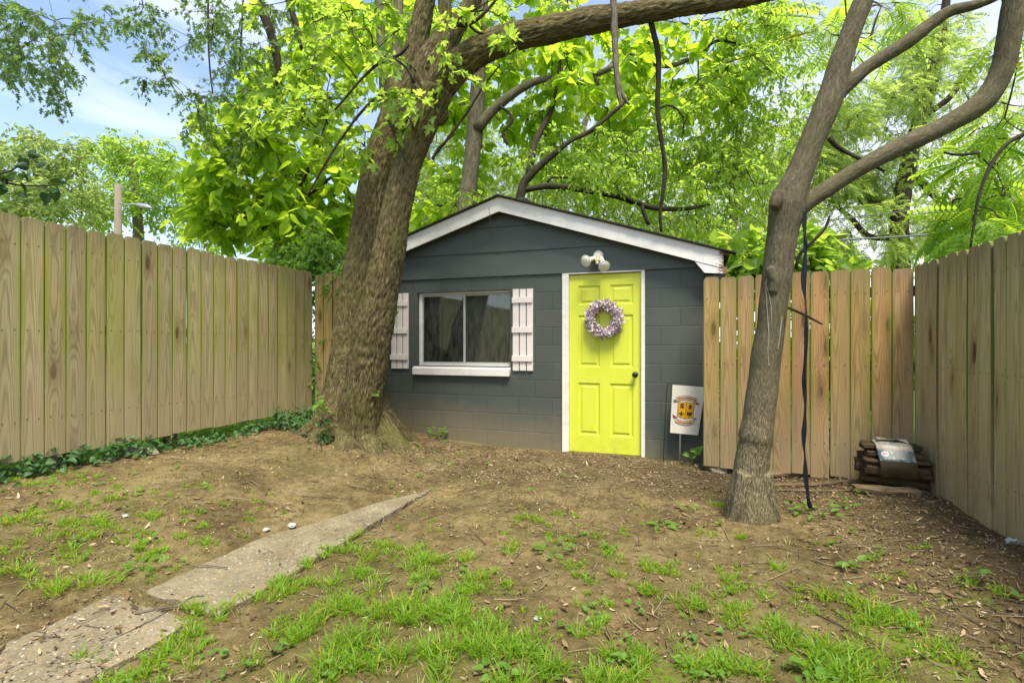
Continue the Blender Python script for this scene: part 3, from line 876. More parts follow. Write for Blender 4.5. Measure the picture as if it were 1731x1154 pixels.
    # shutters
    for (a, b) in ((-3.61, -3.362), (-1.952, -1.702)):
        s = MB(); z_0, z_1 = .925, 1.89; w = (b - a - .024) / 3
        for k in range(3):
            s.box((a + k * (w + .012), YF - .022, z_0 + random.uniform(-.003, .003)), (a + k * (w + .012) + w, YF - .004, z_1 + random.uniform(-.003, .003)))
        for fz in (.135, .50, .85):
            zc = z_0 + (z_1 - z_0) * (1 - fz)
            s.box((a - .006, YF - .040, zc - .034), (b - .004, YF - .0225, zc + .034))
        s.build('shutter', M['shutter'], SHED, bevel=.0025)
build_shed()

# ------------------------------------------------------------------ things on the shed
def build_wreath():
    c = np.array(PY(1021, 539, YF - .03)); Rm, rt = .158, .062
    w = thing('wreath', 'round wreath of lilac and white petals hanging on the lime green door', 'wreath', c)
    b = MB(); N = 40
    pts = [c + np.array([Rm * math.cos(2 * PI * k / N), 0, Rm * math.sin(2 * PI * k / N)]) for k in range(N + 1)]
    b.tube(pts, .040, 10, cap=False); b.build('wreath_base', M['petal_l'], w)
    m = MB()
    for mi, cnt, sz in ((0, 320, .034), (1, 210, .034), (2, 90, .024), (3, 42, .028)):
        for _ in range(cnt):
            a = random.uniform(0, 2 * PI); t = random.uniform(-.15 * PI, 1.15 * PI)
            if mi == 3 and random.random() < .7: t = random.uniform(.85 * PI, 1.25 * PI)
            o_ = np.array([math.cos(a), 0, math.sin(a)])
            nrm = o_ * math.cos(t) + np.array([0, -1, 0]) * math.sin(t)
            p = c + o_ * Rm + nrm * rt * random.uniform(.62, 1.02)
            d = nrm + np.array([random.gauss(0, .6) for _ in range(3)]); d /= np.linalg.norm(d)
            s = np.cross(d, np.array([random.gauss(0, 1) for _ in range(3)])); s /= np.linalg.norm(s) + 1e-9
            u = np.cross(d, s); L = sz * random.uniform(.6, 1.25)
            m.add([p - d * L * .3, p + s * L * .5 + u * L * .1, p + d * L * .8 + u * L * .25, p - s * L * .5 + u * L * .1], [(0, 1, 2, 3)], mi)
    m.build('flower_ring', [M['petal_l'], M['petal_w'], M['petal_r'], M['petal_g']], w)
build_wreath()

def build_floodlight():
    c = np.array(PY(1012, 434, YF - .022)); y = YF - .014
    t = thing('security_light', 'twin-head outdoor floodlight with motion sensor above the lime green door', 'outdoor light', (c[0], y, c[2]))
    b = MB()
    b.lathe([(.0, .062), (.030, .060), (.052, .044), (.060, .020), (.060, .0)], 24, Matrix.Translation((c[0], y, c[2] + .012)) @ Matrix.Rotation(R(90), 4, 'X'))
    b.build('mounting_plate', M['offwhite'], t)
    for (px, py, dx) in ((990, 441, -1), (1021.5, 450, 1)):
        e = np.array(PY(px, py, YF - .21)); s = np.array([c[0] + dx * .030, y - .035, c[2] - .012])
        d = e - s; L = np.linalg.norm(d); q = Vector(d).to_track_quat('Z', 'Y').to_matrix().to_4x4()
        Mx = Matrix.Translation(s) @ q
        h = MB()
        h.lathe([(.013, -.01), (.018, .0), (.024, .025), (.026, L - .085), (.030, L - .07), (.046, L - .030), (.062, L - .006), (.0635, L), (.058, L + .001)], 28, Mx)
        hd = h.build('lamp_head', M['offwhite'], t)
        l = MB(); l.lathe([(.0575, L - .004), (.045, L + .006), (.02, L + .011), (.0, L + .012)], 28, Mx)
        link('lamp_lens', l.mesh('lamp_lens'), M['lens'], hd)
    s = MB()
    s.box((c[0] - .026, y - .10, c[2] - .062), (c[0] + .022, y - .045, c[2] - .028)); s.box((c[0] - .010, y - .07, c[2] - .03), (c[0] + .008, y - .04, c[2] + .0))
    sn = s.build('motion_sensor', M['sensor'], t, bevel=.006)
    e = MB(); e.lathe([(.022, 0), (.022, .028), (.014, .036), (0, .038)], 16, Matrix.Translation((c[0] - .002, y - .075, c[2] - .058)) @ Matrix.Rotation(R(180), 4, 'X'))
    e.build('sensor_lens', M['offwhite'], t)
build_floodlight()

def stray_vine():
    b = MB()
    pts = [PY(826, 352, YF - .19), PY(829, 372, YF - .17), PY(829, 388, YF - .10), PY(834, 404, YF - .06), PY(838, 415, YF - .05), PY(842, 424, YF - .03), PY(845, 431, YF - .026)]
    b.tube(pts, [.003, .003, .003, .003, .0028, .0025, .002], 6)
    o = b.build('twig', M['deadvine'], None, origin=tuple(pts[0]))
    tag(o, 'thin dry stem dangling over the white rake board of the gable', 'twig')
stray_vine()

# ------------------------------------------------------------------ fences
def fence(label, a, b, ztop, H, pitch, mat, n0=0, gap=.0025, posts=(), rail_side=1, wvar=.0035, hvar=.008, start_skip=0, split=None):
    """picket fence from a to b (x, y); boards face the left of a->b when rail_side is 1"""
    a = np.array(a, float); b = np.array(b, float)
    L = np.linalg.norm(b - a); t = (b - a) / L; nrm = np.array([t[1], -t[0]]) * rail_side   # towards the yard
    root = thing('picket_fence', label, 'fence', (*((a + b) / 2), ztop - H))
    root['category'] = 'fence'
    n = int(round(L / pitch)); w0 = pitch - gap
    V, Fc, UV, MI = [], [], [], []
    rails = [H - .20, H * .54, .30]
    for i in range(n):
        s0 = i * pitch + gap / 2 + random.uniform(-.002, .002); w = w0 + random.uniform(-wvar, wvar * .4)
        dz = random.uniform(-hvar, hvar); dn = random.uniform(-.003, .004); tilt = random.uniform(-.004, .004)
        cup = random.uniform(-.003, .003); th = .017; ch = .032
        zt = ztop + dz; zb = ztop - H + random.uniform(-hvar, hvar)
        us = [0, .06, .28, .5, .72, .94, 1]
        zrows = [zb, zb + (zt - zb) * .33, zb + (zt - zb) * .66, zt - ch, zt]
        b0 = len(V); nu = len(us)
        bow = random.uniform(-.006, .006)
        for zi, z in enumerate(zrows):
            for u in us:
                uu = u
                if zi == 4: uu = .5 + (u - .5) * (1 - .42 * ch / w * 2)
                zz = z
                if zi == 4 and u in (0, 1): zz = z - .006
                off = dn + cup * (4 * (u - .5) ** 2) + (.0025 if u in (0, 1) else 0) * -1 + tilt * (u - .5) + bow * math.sin(PI * (zz - zb) / (zt - zb))
                p = a + t * (s0 + uu * w) + nrm * off
                V.append((p[0], p[1], zz)); UV.append((u, zz - (ztop - H)))
        nb = len(V)
        for zi, z in enumerate(zrows):
            for u in us:
                k = b0 + zi * nu + us.index(u); q = V[k]
                V.append((q[0] - nrm[0] * th, q[1] - nrm[1] * th, q[2])); UV.append(UV[k])
        for zi in range(4):
            for k in range(nu - 1):
                f = (b0 + zi * nu + k, b0 + zi * nu + k + 1, b0 + (zi + 1) * nu + k + 1, b0 + (zi + 1) * nu + k)
                g_ = tuple(x + nb - b0 for x in f)
                Fc.append(f if rail_side > 0 else f[::-1]); MI.append(0); Fc.append(g_[::-1] if rail_side > 0 else g_); MI.append(0)
            for k in (0, nu - 1):
                f = (b0 + zi * nu + k, b0 + (zi + 1) * nu + k, nb + (zi + 1) * nu + k, nb + zi * nu + k)
                Fc.append(f if k == 0 else f[::-1]); MI.append(0)
        for k in range(nu - 1):
            Fc.append((b0 + 4 * nu + k, b0 + 4 * nu + k + 1, nb + 4 * nu + k + 1, nb + 4 * nu + k)); MI.append(0)
            Fc.append((b0 + k, nb + k, nb + k + 1, b0 + k + 1)); MI.append(0)
        for zr in rails:
            for uu in (.25, .75):
                p = a + t * (s0 + uu * w) + nrm * (dn + .0045 + bow)
                zc = ztop - H + zr + random.uniform(-.012, .012); bb = len(V)
                for k in range(6):
                    an = k * PI / 3
                    V.append((p[0] + t[0] * 0.0055 * math.cos(an), p[1] + t[1] * 0.0055 * math.cos(an), zc + 0.0055 * math.sin(an))); UV.append((0, 0))
                Fc.append(tuple(range(bb, bb + 6)) if rail_side > 0 else tuple(range(bb + 5, bb - 1, -1))); MI.append(1)
    loops = [i for f in Fc for i in f]
    me = mesh_arrays('picket_panel', np.array(V), loops, [len(f) for f in Fc], mi=MI, uv=np.array([UV[i] for i in loops]))
    link('picket_panel', me, [mat, M['nail']], root)
    ang = math.atan2(t[1], t[0])
    for zr in rails:
        m = MB(); zc = ztop - H + zr
        Mx = Matrix.Translation((a[0] - nrm[0] * .042, a[1] - nrm[1] * .042, zc)) @ Matrix.Rotation(ang, 4, 'Z')
        m.box((0, -.019, -.044), (L, .019, .044), 0, Mx); m.build('rail', M['post'], root)
    for s in posts:
        m = MB(); p = a + t * s - nrm * .107
        gz = float(ground(p[0], p[1]))
        Mx = Matrix.Translation((p[0], p[1], 0)) @ Matrix.Rotation(ang, 4, 'Z')
        m.box((-.045, -.045, gz - .3), (.045, .045, ztop - .06), 0, Mx); m.build('fence_post', M['post'], root, bevel=.004)
    return root

LT, RT = 2.195, 1.895
fence('long weathered greenish picket fence on the left with a gap under its boards', (FENCE_X_L, -2.5), (FENCE_X_L, 5.60), LT, 1.825, .1495, M['fence_left'], posts=(.6, 3.0, 5.25, 6.18, 7.9), rail_side=1)
fence('short yellowish run of pickets in the back left corner behind the big trunk', (FENCE_X_L + .0, 5.62), (XL + .05, 5.62), LT - .03, 1.90, .146, M['fence_right'], gap=.006, posts=(.05,), rail_side=1)
fence('warm brown picket fence between the shed and the back right corner', (.158, 5.37), (1.845, 5.19), RT, 1.845, .1524, M['fence_right'], gap=.0035, posts=(.06, 1.60), rail_side=1, hvar=.014)
fence('tan picket fence along the right side of the yard running towards the viewer', (FENCE_X_R, 5.22), (FENCE_X_R, -2.5), RT + .005, 1.83, .1465, M['fence_side'], gap=.003, posts=(.1, 2.4, 4.8, 7.2), rail_side=1, hvar=.006)

# ------------------------------------------------------------------ limbs and bark
def catmull(pts, rad, step):
    pts = np.array(pts, float); rad = np.array(rad, float)
    ext = np.vstack([2 * pts[0] - pts[1], pts, 2 * pts[-1] - pts[-2]])
    er = np.concatenate([[rad[0]], rad, [rad[-1]]])
    op, orr = [], []
    for i in range(len(pts) - 1):
        p0, p1, p2, p3 = ext[i:i + 4]; r0, r1, r2, r3 = er[i:i + 4]
        n = max(2, int(np.linalg.norm(p2 - p1) / step))
        t = np.linspace(0, 1, n, endpoint=False)[:, None]
        op.append(.5 * ((2 * p1) + (-p0 + p2) * t + (2 * p0 - 5 * p1 + 4 * p2 - p3) * t ** 2 + (-p0 + 3 * p1 - 3 * p2 + p3) * t ** 3))
        orr.append((r1 + (r2 - r1) * t[:, 0]))
    op.append(pts[-1:]); orr.append(rad[-1:])
    return np.vstack(op), np.concatenate(orr)

def frames(path):
    T = np.gradient(path, axis=0); T /= np.linalg.norm(T, axis=1)[:, None] + 1e-9
    N = np.zeros_like(path); a = np.array([1.0, 0, 0]) if abs(T[0, 0]) < .9 else np.array([0, 1.0, 0])
    n = a - T[0] * (a @ T[0]); n /= np.linalg.norm(n); N[0] = n
    for i in range(1, len(path)):
        n = n - T[i] * (n @ T[i]); n /= np.linalg.norm(n) + 1e-9; N[i] = n
    return T, N, np.cross(T, N)

def limb_mesh(name, limbs, seg, step, lump=.05, lumpscale=3.0, remesh=None, ridge=0.0, ridge_f=(9, 2.2), smooth_it=0):
    """limbs: list of (points, radii). One fused surface; carries the attribute 'bark'"""
    V, Q, B, off = [], [], [], 0
    paths = []
    for li, (pts, rad) in enumerate(limbs):
        p, r = catmull(pts, rad, step)
        T, N, Bn = frames(p)
        s = np.concatenate([[0], np.cumsum(np.linalg.norm(np.diff(p, axis=0), axis=1))]) + li * 3.7
        paths.append((p, T, N, Bn, s, r))
        a = np.linspace(0, 2 * PI, seg, endpoint=False)
        ring = p[:, None] + r[:, None, None] * (np.cos(a)[None, :, None] * N[:, None] + np.sin(a)[None, :, None] * Bn[:, None])
        if lump:
            dirn = (ring - p[:, None]) / (r[:, None, None] + 1e-9)
            ring = ring + dirn * (r[:, None] * lump * perlin(ring * lumpscale))[..., None] * 1.6
        bk = np.stack([r[:, None] * np.cos(a)[None], r[:, None] * np.sin(a)[None], np.repeat(s[:, None], seg, 1)], -1)
        n = len(p)
        i = np.arange(n - 1)[:, None] * seg + np.arange(seg)[None]
        j = np.arange(n - 1)[:, None] * seg + (np.arange(seg)[None] + 1) % seg
        q = np.stack([i, j, j + seg, i + seg], -1).reshape(-1, 4) + off
        V.append(ring.reshape(-1, 3)); B.append(bk.reshape(-1, 3)); Q.append(q)
        c0 = off + n * seg
        V.append(np.stack([p[0], p[-1]])); B.append(np.array([[0, 0, s[0]], [0, 0, s[-1]]]))
        k = np.arange(seg)
        Q.append(np.stack([np.full(seg, c0), off + (k + 1) % seg, off + k, off + k], -1))
        Q.append(np.stack([np.full(seg, c0 + 1), off + (n - 1) * seg + k, off + (n - 1) * seg + (k + 1) % seg, off + (n - 1) * seg + (k + 1) % seg], -1))
        off = c0 + 2
    V = np.vstack(V); Q = np.vstack(Q)
    tri = Q[:, 2] == Q[:, 3]
    loops = np.concatenate([Q[~tri].ravel(), Q[tri][:, :3].ravel()]); tot = np.concatenate([np.full((~tri).sum(), 4), np.full(tri.sum(), 3)])
    if remesh is None:
        me = mesh_arrays(name, V, loops, tot, smooth=True)
        at = me.attributes.new('bark', 'FLOAT_VECTOR', 'POINT'); at.data.foreach_set('vector', np.vstack(B).astype(np.float32).ravel())
        return me
    me = mesh_arrays(name, V, loops, tot)
    ob = bpy.data.objects.new('tmp', me); COL.objects.link(ob)
    md = ob.modifiers.new('r', 'REMESH'); md.mode = 'VOXEL'; md.voxel_size = remesh
    if smooth_it:
        ms = ob.modifiers.new('s', 'SMOOTH'); ms.factor = .5; ms.iterations = smooth_it
    dg = bpy.context.evaluated_depsgraph_get(); dg.update()
    nm = bpy.data.meshes.new_from_object(ob.evaluated_get(dg))
    bpy.data.objects.remove(ob); bpy.data.meshes.remove(me)
    nm.name = name
    co = np.empty(len(nm.vertices) * 3, np.float32); nm.vertices.foreach_get('co', co); co = co.reshape(-1, 3).astype(float)
    best = np.full(len(co), 1e9); bk = np.zeros((len(co), 3)); radial = np.zeros((len(co), 3))
    for p, T, N, Bn, s, r in paths:
        for c0 in range(0, len(co), 20000):
            cc = co[c0:c0 + 20000]
            d2 = ((cc[:, None] - p[None]) ** 2).sum(-1)
            k = d2.argmin(1); dist = np.sqrt(d2[np.arange(len(cc)), k]) / r[k]
            dv = cc - p[k]; al = (dv * T[k]).sum(1)
            better = dist < best[c0:c0 + 20000]
            idx = np.where(better)[0]
            best[c0 + idx] = dist[idx]
            bk[c0 + idx] = np.stack([(dv * N[k]).sum(1), (dv * Bn[k]).sum(1), s[k] + al], -1)[idx]
            rv = dv - T[k] * al[:, None]; radial[c0 + idx] = (rv / (np.linalg.norm(rv, axis=1)[:, None] + 1e-9))[idx]
    if ridge:
        q = bk * np.array([ridge_f[0], ridge_f[0], ridge_f[1]])
        h = 1 - np.abs(perlin(q * 1.0)) * 2.2 + .5 * perlin(q * 2.3)
        co = co + radial * (ridge * h)[:, None]
        nm.vertices.foreach_set('co', co.astype(np.float32).ravel())
    at = nm.attributes.new('bark', 'FLOAT_VECTOR', 'POINT'); at.data.foreach_set('vector', bk.astype(np.float32).ravel())
    nm.polygons.foreach_set('use_smooth', np.ones(len(nm.polygons), bool)); nm.update()
    return nm

def pix(lst, d0, d1=None):
    """[(px, py, half width px)] -> points and radii at depths d0..d1"""
    d1 = d0 if d1 is None else d1
    n = len(lst); pts, rad = [], []
    for i, (x, y, h) in enumerate(lst):
        d = d0 + (d1 - d0) * i / max(1, n - 1)
        pts.append(P(x, y, d)); rad.append(h * d / F)
    return pts, rad

# ------------------------------------------------------------------ leaves
def half(pts):
    """outline of the right half from stalk to tip -> folded two-part leaf"""
    n = len(pts)
    v = [(x, y, .22 * x) for x, y in pts] + [(-x, y, .22 * x) for x, y in pts[1:-1]]
    f1 = list(range(n)); f2 = [0] + [n - 1] + list(range(2 * n - 3, n - 1, -1))
    return np.array(v, float), [f1, f2]
def curl(t, k):
    v, f = t; v = v.copy(); v[:, 2] -= k * v[:, 1] ** 2; return v, f
T_HEART = curl(half([(0, 0), (.20, -.09), (.39, .06), (.44, .27), (.36, .55), (.18, .82), (0, 1.03)]), .22)
T_MAPLE = curl(half([(0, 0), (.14, .0), (.33, -.06), (.25, .13), (.56, .33), (.50, .44), (.56, .62), (.24, .47), (.17, .60), (.26, .78), (.12, .80), (0, 1.05)]), .2)
T_OAK = curl(half([(0, 0), (.04, .14), (.24, .18), (.30, .28), (.07, .34), (.40, .52), (.36, .62), (.08, .58), (.25, .84), (.07, .82), (0, 1.02)]), .2)
T_SIMPLE = curl(half([(0, 0), (.20, .22), (.25, .48), (.14, .80), (0, 1.0)]), .25)
T_IVY = curl(half([(0, 0), (.28, -.05), (.42, .16), (.33, .45), (.15, .78), (0, .95)]), .2)
def pinnate(npair, lw, ll, droop, tip=True):
    V, Fc = [], []
    for i in range(npair):
        t = .12 + .86 * i / (npair - 1); y = t; z = -droop * t * t
        L = ll * (1 - .55 * abs(t - .42) ** 1.5)
        for s in (-1, 1):
            b = len(V); a = .35
            ex, ey = s * math.cos(a), math.sin(a)
            nx_, ny_ = -ey, ex
            for (u, w_) in ((0, 0), (.35, .5), (.7, .36), (1, 0), (.7, -.36), (.35, -.5)):
                V.append((ex * u * L + nx_ * w_ * lw, y + ey * u * L + ny_ * w_ * lw, z - .30 * u * L * u))
            Fc.append(list(range(b, b + 6)))
    b = len(V); V += [(-.005, 0, 0), (.005, 0, 0), (.004, .5, -droop * .25), (.002, 1, -droop), (-.002, 1, -droop), (-.004, .5, -droop * .25)]
    Fc.append(list(range(b, b + 6)))
    return np.array(V, float), Fc
T_PINN = pinnate(9, .085, .27, .25)
def locust_spray():
    V, Fc = [], []
    r = random.Random(3)
    for i in range(30):
        t = .06 + .92 * i / 29; s = 1 if i % 2 else -1
        a = r.uniform(.2, .8); L = .24 * (1 - .3 * t); w = .060
        b = len(V); z = -.25 * t * t + r.uniform(-.05, .05)
        ex, ey = s * math.cos(a), math.sin(a); nx_, ny_ = -ey, ex
        for (u, q) in ((0, 0), (.4, .5), (1, 0), (.4, -.5)):
            V.append((ex * u * L + nx_ * q * w, t + ey * u * L + ny_ * q * w, z - .1 * u))
        Fc.append([b, b + 1, b + 2, b + 3])
    return np.array(V, float), Fc
T_LOCUST = locust_spray()

def unit(v): return v / (np.linalg.norm(v, axis=-1, keepdims=True) + 1e-9)

def scatter_arrays(tpl, pos, dirs, nrm, size):
    tv, tf = tpl
    y = unit(dirs); x = unit(np.cross(y, nrm)); z = np.cross(x, y)
    n, k = len(pos), len(tv)
    vs = pos[:, None] + size[:, None, None] * (tv[None, :, 0, None] * x[:, None] + tv[None, :, 1, None] * y[:, None] + tv[None, :, 2, None] * z[:, None])
    fl = np.concatenate([np.array(f) for f in tf]); ft = np.array([len(f) for f in tf])
    loops = (np.arange(n)[:, None] * k + fl[None]).ravel()
    return vs.reshape(-1, 3), loops, np.tile(ft, n)
def scatter(name, *a): return mesh_arrays(name, *scatter_arrays(*a))

def tubes_arrays(paths, r0, r1, seg=4):
    """paths (n, m, 3), radii (n,) at the start and end"""
    n, m, _ = paths.shape
    T = unit(np.gradient(paths, axis=1)); a = np.where(np.abs(T[:, :1, 2:3]) < .9, np.array([0, 0, 1.0]), np.array([1.0, 0, 0]))
    N = unit(np.cross(T, np.broadcast_to(a, T.shape))); B = np.cross(T, N)
    t = np.linspace(0, 1, m)[None]; r = np.asarray(r0)[:, None] * (1 - t) + np.asarray(r1)[:, None] * t
    an = np.arange(seg) * 2 * PI / seg
    vs = paths[:, :, None] + r[..., None, None] * (np.cos(an)[None, None, :, None] * N[:, :, None] + np.sin(an)[None, None, :, None] * B[:, :, None])
    i = (np.arange(n)[:, None, None] * m + np.arange(m - 1)[None, :, None]) * seg
    k = np.arange(seg)[None, None]; k2 = (k + 1) % seg
    q = np.stack([i + k, i + k2, i + seg + k2, i + seg + k], -1).reshape(-1)
    return vs.reshape(-1, 3), q, np.full(len(q) // 4, 4)
def tubes_mesh(name, *a): return mesh_arrays(name, *tubes_arrays(*a), smooth=True)

def clusters(regions, gapf=None, thr=-.2):
    """regions: (px, py, rx, ry, d0, d1, n): points of the crown inside an ellipsoid; noise leaves gaps"""
    out = []
    for (x, y, rx, ry, d0, d1, n) in regions:
        got = 0; tries = 0
        while got < n and tries < n * 30:
            tries += 1
            a, r = rng.uniform(0, 2 * PI), math.sqrt(rng.uniform())
            p = P(x + rx * r * math.cos(a), y + ry * r * math.sin(a), rng.uniform(d0, d1))
            if gapf and perlin(p[None] * gapf)[0] < thr: continue
            if p[2] < .3: continue
            out.append(p); got += 1
    return np.array(out)

def grow(tree, cl, skel, tpl, mat, size, spr=.45, nsub=3, nleaf=8, droop=.35, twig_r=.004, flat=.5, link_r=.010, name='crown', out_bias=.5, maxlink=2.5, twigmat=None):
    """sprays of leaves at the cluster points, tied back to the limbs by thin branches"""
    nodes = [np.asarray(s, float) for s in skel]
    nd = np.array(nodes)
    d0 = np.min(((cl[:, None] - nd[None]) ** 2).sum(-1), 1)
    order = np.argsort(d0)
    allp = np.concatenate([nd, cl[order]]); par = np.zeros(len(cl), int)
    for j, c in enumerate(order):
        cand = allp[:len(nd) + j]
        par[j] = ((cand - cl[c]) ** 2).sum(1).argmin()
    C = cl[order]; Pp = allp[par]
    dist = np.linalg.norm(C - Pp, axis=1)
    ok = dist < maxlink
    t = np.linspace(0, 1, 6)[None, :, None]
    mid = rng.normal(0, .08, (len(C), 1, 3)) * dist[:, None, None]
    paths = Pp[:, None] * (1 - t) + C[:, None] * t + mid * np.sin(PI * t) + np.array([0, 0, 1.0]) * (.06 * dist[:, None, None]) * np.sin(PI * t)
    D = unit(C - Pp)
    D[~ok] = unit(rng.normal(size=(int((~ok).sum()), 3)))
    lr = link_r * (.5 + .9 * rng.uniform(size=len(C)))
    A1 = tubes_arrays(paths[ok], lr[ok] * 1.3, lr[ok] * .6)
    # sprays
    n = len(C)
    sub = unit(out_bias * D[:, None] + rng.normal(0, .75, (n, nsub, 3)) * np.array([1, 1, .6]) + np.array([0, 0, -.15]))
    L = spr * rng.uniform(.6, 1.25, (n, nsub))
    tt = np.linspace(0, 1, 5)
    sag = droop * L
    tw = C[:, None, None] + sub[:, :, None] * (L[..., None, None] * tt[None, None, :, None]) - np.array([0, 0, 1.0]) * (sag[..., None, None] * (tt ** 2)[None, None, :, None])
    A2 = tubes_arrays(tw.reshape(-1, 5, 3), np.full(n * nsub, twig_r), np.full(n * nsub, twig_r * .4), 3)
    tl = np.linspace(.18, 1.0, nleaf)[None, None] + rng.uniform(-.05, .05, (n, nsub, nleaf))
    pos = C[:, None, None] + sub[:, :, None] * (L[..., None] * tl)[..., None] - np.array([0, 0, 1.0]) * (sag[..., None] * tl ** 2)[..., None]
    side = unit(np.cross(sub, np.array([0, 0, 1.0])))[:, :, None] * np.where(np.arange(nleaf) % 2, 1, -1)[None, None, :, None]
    ld = unit(.55 * sub[:, :, None] + .85 * side * rng.uniform(.4, 1.2, (n, nsub, nleaf, 1)) + rng.normal(0, .35, (n, nsub, nleaf, 3)) - np.array([0, 0, droop * 1.1]))
    ln = unit(np.array([0, 0, 1.0]) + rng.normal(0, flat, (n, nsub, nleaf, 3)))
    sz = size * rng.uniform(.42, 1.25, (n, nsub, nleaf))
    pos = pos + ld * (sz * .12)[..., None]
    A0 = scatter_arrays(tpl, pos.reshape(-1, 3), ld.reshape(-1, 3), ln.reshape(-1, 3), sz.ravel())
    o1, o2 = len(A0[0]), len(A0[0]) + len(A1[0])
    me = mesh_arrays(name, np.concatenate([A0[0], A1[0], A2[0]]), np.concatenate([A0[1], A1[1] + o1, A2[1] + o2]), np.concatenate([A0[2], A1[2], A2[2]]),
                     mi=np.concatenate([np.zeros(len(A0[2])), np.ones(len(A1[2]) + len(A2[2]))]))
    return link(name, me, [mat, twigmat or M['twig']], tree)

